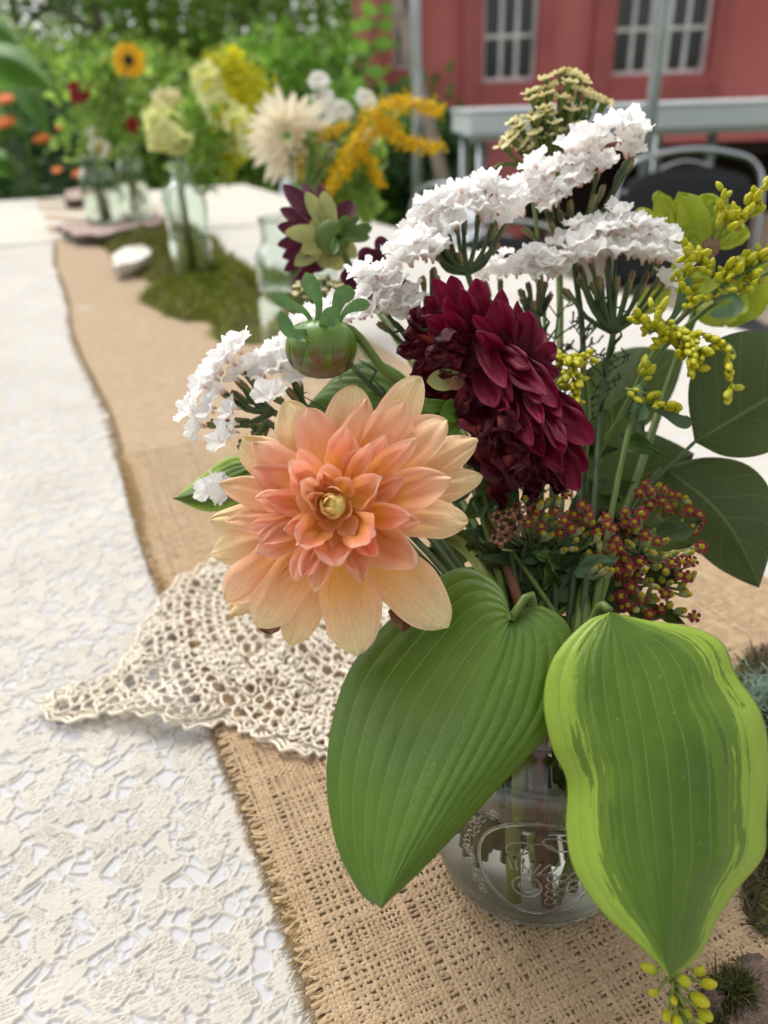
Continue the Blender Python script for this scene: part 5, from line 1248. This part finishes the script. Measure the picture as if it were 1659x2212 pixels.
# ------------------------------------------------------------------ cream statice head (upper) and chartreuse flower
random.seed(44)
t = thing('cream_yarrow', P(1200, 350, .39), 'pale cream yellow tufted head standing highest at upper middle', 'flower')
mb = MB(); CR = []; nd = P(1195, 390, .395)
CY = [(1180, 170), (1210, 160), (1240, 165), (1265, 180), (1155, 200), (1150, 215), (1280, 215), (1300, 225), (1195, 185), (1225, 185), (1250, 200), (1170, 210), (1145, 250), (1120, 265), (1105, 285), (1095, 315), (1130, 280), (1160, 255), (1155, 290), (1175, 235), (1210, 215), (1235, 240), (1260, 235), (1290, 210), (1120, 310), (1145, 320), (1180, 300), (1170, 270), (1215, 260), (1245, 270), (1190, 250), (1110, 300), (1230, 215), (1200, 290), (1270, 205)]
m1 = MB(); m1.lathe([(.05, -2.4), (.26, -1.8), (.40, -.8), (.42, -.2), (.5, 0)], Matrix.Identity(4), 8, 0); m1.lathe([(.5, 0), (.75, .12), (.6, .35), (.2, .40), (.0001, .3)], Matrix.Identity(4), 9, 1)
FLOC = [floret_mesh(40+i, M_CREAM2) for i in range(3)]
CM = m1.mesh('floret', [M_STEM, M_CREAM2])
for (x, y) in CY+[(x+rnd(-16, 16), y+rnd(-8, 12)) for x, y in CY]:
    c = P(x, y, .385+rnd(-.006, .008)); ax = (c-nd).normalized()*1.0+Vector((rnd(-.15, .15), rnd(-.15, .15), .3)); s_ = 17*.385/F*rnd(.7, 1.15)
    inst('floret', CM, frame(c, ax, None, s_*.8), t); inst('floret', random.choice(FLOC), frame(c+ax.normalized()*.0005, ax, None, (s_*.95, s_*.95, s_*.7)), t); mb.tube(smooth([c-ax.normalized()*s_*2.2, (c+nd)/2+Vector((0, 0, -.003)), nd], 5), [.0007, .0011], 5, cap=False)
mb.obj('branches', M_STEM, t)
m_ = MB(); m_.tube(stem_pts(nd, (.004, .02), (.004, .018), P(1210, 700, .39)), .0018, 7); m_.obj('stem', M_STEM, t)
t = thing('curved_grass_stem', P(1120, 365, .39), 'thin green stem arching over beneath the cream head', 'stem')
m_ = MB(); m_.tube(smooth([P(1052, 378, .388), P(1080, 357, .388), P(1115, 358, .389), P(1140, 385, .39), P(1160, 500, .385), P(1180, 800, .375), mouth(.0, .022), mouth(.0, .018)-Vector((0, 0, .08))], 26), .0011, 6); m_.obj('blade', M_STEM, t)
CH = .375
t = thing('chartreuse_flower', P(1530, 510, CH), 'lime green bloom with wide papery petals at the right', 'flower')
def Z6(x, y): return 1294+x*.27, 365+y*.27
for x, y, w_, bx, by in [(265, 360, 110, 560, 480), (450, 185, 110, 620, 460), (640, 190, 190, 850, 580), (840, 200, 230, 880, 590), (960, 240, 180, 930, 580), (560, 470, 120, 800, 600), (600, 560, 90, 820, 620), (1150, 420, 200, 950, 620), (1060, 330, 200, 930, 600), (560, 860, 90, 720, 740), (1150, 1090, 150, 1060, 900), (1300, 900, 300, 1000, 800), (1250, 1200, 320, 1020, 900), (1000, 1250, 300, 950, 900), (700, 1100, 260, 880, 850), (300, 1130, 160, 560, 950)]:
    petal('petal', P(*Z6(bx, by), CH), P(*Z6(x, y), CH-.004), w_*.27*CH/F*1.3, t, M_CHART, rnd(-.1, .15), .3, 'dahlia' if w_ < 200 else 'round', ruffle=.004, seed=x*.1)
m_ = MB(); c_ = P(*Z6(850, 640), CH+.004); m_.lathe([(math.sin(a), math.cos(a)) for a in np.linspace(.02, 3.12, 10)], frame(c_, CAM-c_, None, (.008, .006, .005)), 16); m_.obj('centre', simple('tan_centre', (.40, .24, .16), .8, .5, 500, 0, .2, .9, 0, .002), t)
m_ = MB(); m_.tube(stem_pts(P(*Z6(900, 800), CH+.004), (.02, .012), (.016, .01), P(1420, 900, .38)), .002, 7); m_.obj('stem', M_STEM, t)

# ------------------------------------------------------------------ moss and bark at the right edge
M_MOSS = foliage('moss', (.03, .035, .008), (.09, .10, .02), (.18, .17, .05), .15, .8); M_MOSSB = simple('moss_soil', (.10, .10, .03), .95, .5, 80, 0, .1, .9, 0, .003)
M_MOSS2 = foliage('dry_moss', (.05, .04, .022), (.12, .10, .05), (.22, .18, .10), .1, .85)
def moss(label, poly, hgt, n, size, mat_, seed, cat='moss', z=.004):
    rs = np.random.RandomState(seed); random.seed(seed)
    A = [onZ(x, y, TZ+z) for x, y in poly]; c = sum(A, Vector())/len(A)
    t = thing('moss_clump', c, label, cat, None)
    rim = smooth(A+[A[0]], 48)[:-1]; rows = []
    for k_ in range(7):
        f = 1-k_/6*.98
        rows.append([Vector((c.x+(q.x-c.x)*f*(1+.10*noise.noise(q*60)), c.y+(q.y-c.y)*f*(1+.10*noise.noise(q*60)), TZ+z+hgt*(math.sqrt(max(0, 1-f*f)))*(.7+1.5*noise.noise(Vector((q.x*f*30, q.y*f*30, seed)))))) for q in rim])
    MB().grid(rows, 0, True).obj('clump_base', M_MOSSB, t)
    pts = []
    R_ = np.array([[list(q) for q in r_] for r_ in rows]); ii = rs.randint(0, 7, n); jj = rs.randint(0, 48, n)
    fr = rs.uniform(0, 1, (n, 1)); p0 = R_[ii, jj]; p1 = R_[np.minimum(ii+1, 6), (jj+1) % 48]; pts = p0+(p1-p0)*fr+rs.normal(0, size*.25, (n, 3))*np.array([1, 1, .3])
    cloud('strands', pts, rs.normal(size=(n, 3))+np.array([0, 0, .9]), np.full(n, size), mat_, t, 'stuff', 'blade')
    return t
moss('brown-green moss clump at the right edge beside the variegated leaf', [(1590, 1450), (1660, 1400), (1800, 1420), (1900, 1700), (1800, 2050), (1640, 2010), (1600, 1900), (1640, 1750), (1620, 1560)], .022, 9000, .007, M_MOSS2, 3)
moss('small mossy scrap at the lower right corner', [(1520, 2170), (1550, 2120), (1600, 2105), (1640, 2120), (1650, 2200), (1600, 2260), (1540, 2240)], .008, 3500, .005, M_MOSS, 4)
t = thing('lichen_sprig', onZ(1640, 1510, TZ), 'pale grey-green lichen sprig on the moss at right', 'lichen')
rs = np.random.RandomState(3); c = onZ(1655, 1510, TZ+.028); n = 900
cloud('strands', np.array(c)+rs.normal(size=(n, 3))*[.008, .008, .005], rs.normal(size=(n, 3))+[0, 0, .5], np.full(n, .006), simple('lichen', (.28, .38, .30), .8), t, 'stuff', 'blade')
def bark_piece(x0, y0, x1, y1, w_, label, seed, z=.004):
    a, c = onZ(x0, y0, TZ+z), onZ(x1, y1, TZ+z); ax = (c-a); S = Vector((-ax.y, ax.x, 0)).normalized(); rows = []
    for i in range(15):
        row = []
        for j in range(11):
            s_ = j/10*2-1; q = a+ax*i/14; ww = w_*(.7+.5*noise.noise(Vector((i*.5, seed, 0)))+.3*math.sin(math.pi*i/14))
            row.append(q+S*s_*ww+Vector((0, 0, .002+.008*(1-s_*s_)+.003*noise.noise(Vector((i*.7, j*.9, seed))))))
        rows.append(row)
    o = MB().grid(rows).obj('bark_piece', simple('grey_bark', (.20, .14, .11), .9, .5, 120, 0, .2, 1., 0, .003)); sm = o.modifiers.new('thick', 'SOLIDIFY'); sm.thickness = .003
    return tag(o, label, 'bark')
bark_piece(1640, 2100, 1600, 2260, .012, 'curled grey bark chip in the lower right corner', 2); bark_piece(1500, 2195, 1560, 2180, .006, 'small dark bark flake below the goldenrod tip', 5)

# ------------------------------------------------------------------ middle distance: moss mat, slices, bottle vases
moss('dark green moss mat reaching back to the bark slab', [(232, 545), (225, 520), (330, 492), (420, 492), (480, 530), (470, 580), (400, 612), (330, 612), (290, 590)], .026, 9000, .014, foliage('olive_moss', (.08, .09, .015), (.17, .18, .03), (.30, .28, .06), .15, .8), 16)
moss('dark green moss mat around the square bottle', [(300, 655), (330, 632), (400, 622), (470, 560), (520, 575), (560, 600), (640, 610), (700, 680), (620, 735), (480, 742), (462, 700), (380, 690)], .030, 12000, .014, foliage('green_moss', (.12, .15, .015), (.22, .26, .025), (.36, .38, .05), .15, .8), 6)
def slab(name_, poly, z, th_, mt, mt2, label, cat):
    A = [onZ(x, y, TZ+z) for x, y in poly]; rim = smooth(A+[A[0]], 40)[:-1]; random.seed(len(poly)); rj = [rnd(-.007, .007) for _ in rim]
    m_ = MB(); rows = [[Vector((q.x+r_, q.y+r_, TZ+z+dz+r_*.5)) for q, r_ in zip(rim, rj)] for dz in (0, th_)]
    m_.grid(rows, 0, True); b_ = len(m_.v)-40; m_.face([b_+i for i in range(40)], 1)
    return tag(m_.obj(name_, [mt, mt2], None, flat=True), label, cat)
M_SLICE = simple('bark_slice_top', (.40, .30, .26), .9, .25, 60, 0, .2, .6, 0, .003)
slab('bark_slab', [(125, 500), (160, 485), (300, 465), (350, 470), (350, 490), (270, 505), (220, 520), (160, 515)], .020, .012, M_BARK, M_SLICE, 'pinkish bark slab under the two jars at the far end', 'bark slab')
slab('pale_stone', [(240, 570), (270, 550), (310, 545), (325, 560), (300, 580), (255, 590)], .018, .014, simple('pale_stone', (.60, .54, .47), .8, .15, 40), simple('pale_stone_top', (.68, .62, .55), .8, .15, 40), 'pale lumpy stone resting on the moss mat', 'stone')
slab('bark_slab', [(142, 428), (190, 424), (190, 445), (150, 450)], .004, .03, M_BARK, M_SLICE, 'brown bark chunk at the far end of the runner', 'bark slab')

def vase(x, y, prof, label, water=.45, square=False, n=28, name_='glass_bottle', zoff=.004):
    c = onZ(x, y, TZ+zoff); t = thing(name_, c, label, 'vase'); M = Matrix.Translation(c) @ Matrix.Rotation(TH, 4, 'Z')
    def ring(r, z):
        out = []
        for q in range(n):
            a = q/n*2*math.pi; rr = r
            if square and z < prof[-4][1]:
                rr = r/max(abs(math.cos(a)), abs(math.sin(a)))**.75
            out.append(M @ Vector((rr*math.cos(a), rr*math.sin(a), z)))
        return out
    pr = [(p_.x, p_.y) for p_ in smooth([(a, b_, 0) for a, b_ in prof], 30)]; inn = [(max(.0003, r-.0025), max(z, .006)) for r, z in pr]
    MB().grid([ring(max(r, .0002), z) for r, z in pr]+[ring(r, z) for r, z in inn[::-1]], 0, True).obj('glass', M_GLASS2, t)
    hmax = prof[-1][1]*water; wp = [(r+.0003, z-.0002) for r, z in inn if z <= hmax]; wp += [(wp[-1][0], hmax), (.0002, hmax)]
    MB().grid([ring(r, z) for r, z in wp], 0, True).obj('water', M_WATER, t)
    return c, t
BOT = [(.0001, 0), (.020, 0), (.026, .003), (.027, .02), (.028, .09), (.028, .125), (.022, .140), (.012, .150), (.0115, .162), (.0135, .168), (.0125, .175)]
JAR2 = [(.0001, 0), (.030, 0), (.037, .006), (.038, .03), (.038, .08), (.036, .10), (.030, .112), (.030, .130), (.031, .136)]
# tall square bottle with pale snapdragons
BOT = [(r*1.32, z*1.22) for r, z in BOT]
c1, _ = vase(422, 612, BOT, 'clear square-shouldered bottle on the moss mat holding pale snapdragons', .42, True)
c2, _ = vase(655, 750, [(r*1.45, z*1.25) for r, z in JAR2], 'clear glass jar of the cream dahlia half hidden by the purple one', .5)
c3, _ = vase(228, 480, [(r*1.25, z*1.2) for r, z in JAR2], 'clear glass jar with yellow coneflowers at the far end', .5, zoff=.033)
c4, _ = vase(300, 470, [(r*1.0, z*1.35) for r, z in JAR2], 'narrow glass jar right of the coneflower jar', .5, zoff=.033)
def depth_of(p): return (p-CAM).dot(_fw)
def stems_to(mb, c, top, hneck, foot=(0, 0)): mb.tube(smooth([top, c+Vector((rnd(-.006, .006), rnd(-.006, .006), hneck)), c+Vector((foot[0], foot[1], .009))], 10), .0016, 5)
def simple_flower(name_, x, y, d_, r_, n, mt, mdisc, label, c, hneck, facev=None, shape='round', layers=1, disc=.3, group=None, cat='flower', wd=None, leafy=0):
    t = thing(name_, P(x, y, d_), label, cat, group); ctr = P(x, y, d_); R_ = r_*d_/F; N = Vector(facev).normalized() if facev else ((CAM-ctr).normalized()+Vector((0, 0, .5))).normalized()
    M = frame(ctr, N)
    for l_ in range(layers):
        for q in range(n):
            a = (q+.5*l_)/n*2*math.pi+rnd(-.1, .1); rr = R_*(1-.22*l_)*rnd(.88, 1.08)
            petal('petal', M @ Vector((math.cos(a)*R_*disc*.5, math.sin(a)*R_*disc*.5, 0)), M @ Vector((math.cos(a)*rr, math.sin(a)*rr, R_*(.12*l_-.05+rnd(-.08, .08)))), (wd or 2*math.pi*R_/n*1.15), t, mt, .1, .2, shape, face=N, nu=5, nv=4)
    m_ = MB(); m_.lathe([(R_*disc, 0), (R_*disc*.9, R_*disc*.5), (R_*disc*.4, R_*disc*.8), (.0001, R_*disc*.85)], M, 12); m_.obj('disc', mdisc, t)
    m_ = MB(); stems_to(m_, c, ctr-N*.004, hneck, (rnd(-.015, .015), rnd(-.015, .015))); m_.obj('stem', M_STEM, t)
    return t
random.seed(8)
d3 = depth_of(c3)+.01
GY = 'yellow coneflowers in the far jar'
simple_flower('coneflower', 278, 130, d3-.06, 36, 14, M_YEL, M_DISC, 'largest yellow coneflower with dark centre above the far jar', c3, .13, (.1, -1, .15), shape='strap', group=GY)
simple_flower('coneflower', 228, 142, d3+.02, 20, 10, M_YEL, M_DISC, 'small side-facing yellow coneflower left of the largest', c3, .13, (-1, -.2, .3), shape='strap', group=GY)
simple_flower('coneflower', 262, 105, d3+.03, 22, 10, M_YEL, M_DISC, 'yellow coneflower bud just above the largest bloom', c3, .13, (-.2, -.5, 1), shape='strap', group=GY)
simple_flower('red_zinnia', 170, 200, d3, 26, 14, M_RED, M_DRED, 'dark red bloom at the left above the far jar', c3, .13, layers=2)
simple_flower('red_zinnia', 205, 195, d3+.04, 20, 14, M_RED, M_DRED, 'smaller dark red bloom beside the first red one', c3, .13, layers=2)
simple_flower('red_zinnia', 288, 272, d3, 20, 14, M_RED, M_DRED, 'red bloom half hidden behind the pale snapdragons', c4, .13, (.8, -.7, .1), layers=2)
simple_flower('daisy', 214, 318, d3-.03, 22, 14, M_CREAM, M_GOLD, 'small cream daisy hanging at the far jar rim', c3, .13)
simple_flower('daisy', 205, 285, d3, 18, 12, M_WHITEF, M_GOLD, 'whitish daisy above the cream one', c3, .13)
def spike(x0, y0, x1, y1, d_, n, r_, mt, mt2, label, c, hneck, name_='snapdragon', group=None, w_=30):
    t = thing(name_, P(x1, y1, d_), label, 'flower', group); rs_ = random.Random(int(x0+y0))
    for q in range(n):
        f = q/(n-1); x, y = x0+(x1-x0)*f+rs_.uniform(-1, 1)*w_*(.35+.65*f), y0+(y1-y0)*f+rs_.uniform(-.3, .3)*w_; R_ = r_*d_/F*(.8+.5*f)
        ctr = P(x, y, d_+rs_.uniform(-.02, .02)); M = frame(ctr, (CAM-ctr).normalized()+Vector((rs_.uniform(-.8, .8), 0, rs_.uniform(-.3, .6))))
        rows = []
        for (r2, z) in ((.15, -.7), (.35, -.3), (.5, .1), (.9, .3), (1.1, .15)):
            rows.append([M @ Vector((R_*r2*(1+.2*math.cos(5*a))*math.cos(a), R_*r2*(1+.2*math.cos(5*a))*math.sin(a), R_*(z+.2*math.sin(3*a+q)*r2))) for a in np.linspace(0, 2*math.pi, 15)[:-1]])
        m_ = MB(); m_.grid(rows, 0, True); m_.lathe([(R_*.45, R_*.12), (R_*.3, R_*.45), (.0001, R_*.55)], M, 8, 1); m_.obj('blossom', [mt, mt2], t)
    m_ = MB(); m_.tube([P(x0, y0, d_+.01), P(x1, y1, d_+.01)], .002, 5); stems_to(m_, c, P(x1, y1, d_), hneck); m_.obj('stem', M_STEM, t)
    return t
d1 = depth_of(c1)
GN = 'pale yellow snapdragons'
spike(435, 160, 520, 300, d1+.02, 15, 30, M_SNAP, M_SNAPY, 'tall pale yellow snapdragon leaning right above the bottle', c1, .17, group=GN, w_=34)
spike(520, 120, 500, 320, d1+.07, 15, 24, M_SNAPY, M_SNAPY, 'bright yellow snapdragon behind the tall pale one', c1, .17, group=GN, w_=40)
spike(330, 235, 380, 310, d1, 12, 24, M_SNAP, M_SNAP, 'short pale snapdragon low at the left of the bottle', c1, .17, group=GN, w_=40)
def plume(pts, d_, n, size, mt, label, c, hneck, wid=16, seed=1, name_='goldenrod_plume', group='open goldenrod plumes'):
    rs_ = np.random.RandomState(seed); t = thing(name_, P(pts[-1][0], pts[-1][1], d_), label, 'flower', group); L_ = smooth([P(x, y, d_) for x, y in pts], 20)
    A_ = np.array([list(q) for q in L_]); f = rs_.uniform(0, 1, n); i = (f*19).astype(int); q = A_[i]+(A_[i+1]-A_[i])*rs_.uniform(0, 1, (n, 1)); w_ = wid*d_/F*(.35+.65*np.sin(np.pi*np.clip(f*.8+.15, 0, 1)))
    q += rs_.normal(size=(n, 3))*w_[:, None]*.5
    cloud('florets', q, rs_.normal(size=(n, 3)), np.full(n, size), mt, t, 'stuff')
    m_ = MB(); m_.tube(L_, [.0008, .0018], 5); stems_to(m_, c, L_[-1], hneck); m_.obj('stem', M_STEM, t); return t
plume([(455, 130), (530, 170), (560, 230), (470, 400)], d1+.05, 1500, .010, M_SNAPG, 'olive goldenrod plume behind the snapdragons', c1, .17, 36, 2)
plume([(520, 330), (440, 320), (420, 350), (410, 400)], d1+.03, 500, .008, M_SNAPG, 'low goldenrod plume at the bottle neck', c1, .17, 24, 3)
spike(375, 212, 372, 222, d1+.06, 6, 14, M_CREAM2, M_CREAM2, 'flat cream yarrow head left of the snapdragons', c1, .17, 'yarrow_head', w_=34)
m_ = MB(); random.seed(2)
# cream dahlia, white flowers and goldenrod in the middle jar
d2 = depth_of(c2)-.01
t = thing('cream_dahlia', P(620, 300, d2), 'big cream white spiky dahlia behind the purple dahlia', 'flower'); ctr = P(622, 295, d2); N = ((CAM-ctr).normalized()+Vector((-.35, 0, .15))).normalized(); M = frame(ctr, N)
R_ = 100*d2/F
for l_, (n, rr, zz, w_) in enumerate([(16, 1.0, -.25, .30), (16, .95, .0, .28), (14, .8, .2, .26), (12, .6, .38, .24), (9, .38, .5, .2)]):
    for q in range(n):
        a = (q+.5*(l_ % 2))/n*6.283+rnd(-.1, .1); r2 = R_*rr*rnd(.85, 1.15)
        petal('petal', M @ Vector((math.cos(a)*R_*.1, math.sin(a)*R_*.1, 0)), M @ Vector((math.cos(a)*r2, math.sin(a)*r2, R_*(zz+rnd(-.08, .08)))), R_*w_, t, M_CREAM, -.06, .6, 'lance', face=N, nu=6, nv=4)
m_ = MB(); stems_to(m_, c2, ctr-N*.01, .14); m_.obj('stem', M_STEM, t)
GP = [([(950, 240), (880, 225), (810, 240), (760, 330), (690, 450)], 'upper golden goldenrod plume reaching right over the red wall', 19, 900), ([(955, 320), (880, 310), (830, 270), (770, 340), (690, 450)], 'second golden plume below the upper one', 17, 900), ([(820, 400), (800, 350), (760, 320), (720, 380), (680, 460)], 'drooping golden plume above the white chair', 17, 700), ([(750, 270), (700, 300), (655, 350), (670, 420), (680, 470)], 'golden plume crossing the cream dahlia', 15, 700), ([(690, 365), (700, 410), (690, 440), (680, 470)], 'short golden plume just above the purple dahlia', 15, 400)]
for i, (pts, lb, wd_, n) in enumerate(GP): plume(pts, d2-.03+.01*i, n, .0065, M_GOLD, lb, c2, .14, wd_, 20+i)
GW = 'small white flowers behind the cream dahlia'
for x, y, lb in ((700, 215, 'small white flower at the top left of its group'), (790, 215, 'small white flower at the upper right near the branch'), (740, 240, 'small white flower in the middle of its group'), (700, 260, 'lower left small white flower of its group'), (800, 300, 'small white flower between the golden plumes'), (725, 320, 'small white flower right of the cream dahlia'), (690, 175, 'topmost small white flower above the cream dahlia')):
    simple_flower('white_flower', x, y, d2+.02, 28, 6, M_WHITEF, M_CREAM, lb, c2, .14, (rnd(-.6, .6), -.6, rnd(.2, .9)), shape='lance', layers=3, group=GW, disc=.12)
t = thing('green_foliage_bunch', c2+Vector((0, 0, .14)), 'mixed green foliage around the cream dahlia stems', 'foliage'); rs = np.random.RandomState(31); n = 420
q = np.array([list(P(rs.uniform(640, 820), rs.uniform(300, 480), d2+rs.uniform(-.01, .06))) for _ in range(n)]); cloud('leaves', q, rs.normal(size=(n, 3))+[0, 0, .6], np.full(n, .022), M_F3, t, 'stuff')
t = thing('green_foliage_bunch', c3+Vector((0, 0, .13)), 'dark green foliage and stems standing in the far jar', 'foliage'); n = 620
q = np.array([list(P(rs.normal(235, 45), rs.uniform(120, 345), d3+rs.uniform(-.01, .12))) for _ in range(n)]); cloud('leaves', q, rs.normal(size=(n, 3))+[0, 0, .8], np.full(n, .035), M_F3, t, 'stuff')
t = thing('green_foliage_bunch', c1+Vector((0, 0, .17)), 'green leaves at the neck of the square bottle', 'foliage'); n = 350
q = np.array([list(P(rs.normal(430, 30), rs.uniform(230, 410), d1+rs.uniform(-.03, .05))) for _ in range(n)]); cloud('leaves', q, rs.normal(size=(n, 3))+[0, 0, .8], np.full(n, .022), M_F3, t, 'stuff')
# stems in the vases
for c, h_, lb in ((c1, .16, 'cut stems inside the square bottle'), (c2, .13, 'cut stems inside the middle jar'), (c3, .12, 'cut stems inside the far coneflower jar'), (c4, .13, 'cut stems inside the narrow far jar')):
    t = thing('cut_stems', c, lb, 'stems'); m_ = MB()
    for q in range(6): m_.tube([c+Vector((rnd(-.014, .014), rnd(-.014, .014), .009)), c+Vector((rnd(-.007, .007), rnd(-.007, .007), h_))], .0018, 5)
    m_.obj('stem', M_YSTEM, t)
# second cream yarrow scrap behind the bud
t = thing('cream_yarrow', P(690, 620, .44), 'flat cream yarrow head behind the bud and purple dahlia', 'flower'); random.seed(6)
for q in range(42):
    x, y = rnd(635, 740), rnd(596, 640); x, y = x, y-(x-635)*.12+8
    c = P(x, y, .43+rnd(-.008, .008)); inst('floret', CM, frame(c, Vector((rnd(-.3, .3), -.2, 1)), None, 9*.43/F), t)
m_ = MB(); m_.tube(stem_pts(P(690, 640, .435), (-.008, .02), (-.01, .018), P(860, 860, .40)), .0018, 6); m_.obj('stem', M_STEM, t)

# orange garden flowers at the left, beyond the table
GO = 'orange garden flowers behind the table'
for x, y, r_, dd, lb in ((8, 215, 24, 3.05, 'upper orange flower at the left edge'), (8, 265, 26, 3.05, 'orange flower at the left edge below another'), (90, 300, 20, 3.3, 'orange flower right of the left edge pair'), (172, 375, 18, 3.35, 'low orange flower just left of the far jar'), (122, 368, 13, 4.2, 'dim orange flower left of the low one'), (130, 275, 11, 4.2, 'small orange flower above the others')):
    t = thing('orange_flower', P(x, y, dd), lb, 'flower', GO); ctr = P(x, y, dd); R_ = r_*dd/F; N = Vector((0, -.5, 1)).normalized(); M = frame(ctr, N)
    for l_ in range(2):
        for q in range(10): a = (q+.5*l_)*.628; petal('petal', M @ Vector((0, 0, 0)), M @ Vector((math.cos(a)*R_*(1-.2*l_), math.sin(a)*R_*(1-.2*l_), R_*(.15*l_))), R_*.7, t, M_ORANGE, .1, .2, 'round', face=N, nu=4, nv=4)
    m_ = MB(); m_.tube([ctr, Vector((ctr.x+.05, ctr.y+.05, 0))], .006, 5); m_.obj('stem', M_DSTEM, t)
# leafy branch hanging in front of the red wall
random.seed(13); t = thing('vine_branch', P(805, 120, 3.0), 'thin leafy branch with pale green leaves hanging before the red wall', 'branch')
m_ = MB(); L_ = smooth([P(830, -60, 3.0), P(820, 20, 3.0), P(800, 100, 3.02), P(785, 180, 3.05), P(775, 240, 3.05)], 14); m_.tube(L_, [.006, .003], 6); L2 = smooth([P(760, 20, 3.05), P(790, 60, 3.03), P(812, 60, 3.0)], 8); m_.tube(L2, .004, 5); m_.obj('twig', simple('twig', (.16, .10, .07), .8), t)
for x0, y0, x, y in ((820, 10, 850, 30), (812, 60, 775, 45), (806, 90, 848, 95), (815, 30, 780, 10), (790, 150, 830, 160), (785, 170, 760, 190), (800, 100, 770, 110), (780, 200, 810, 240), (815, 50, 850, 60)):
    petal('leaf', P(x0, y0, 3.02), P(x, y, 3.0), 26*3/F, t, M_F2, .1, .2, 'round', nu=6, nv=4)
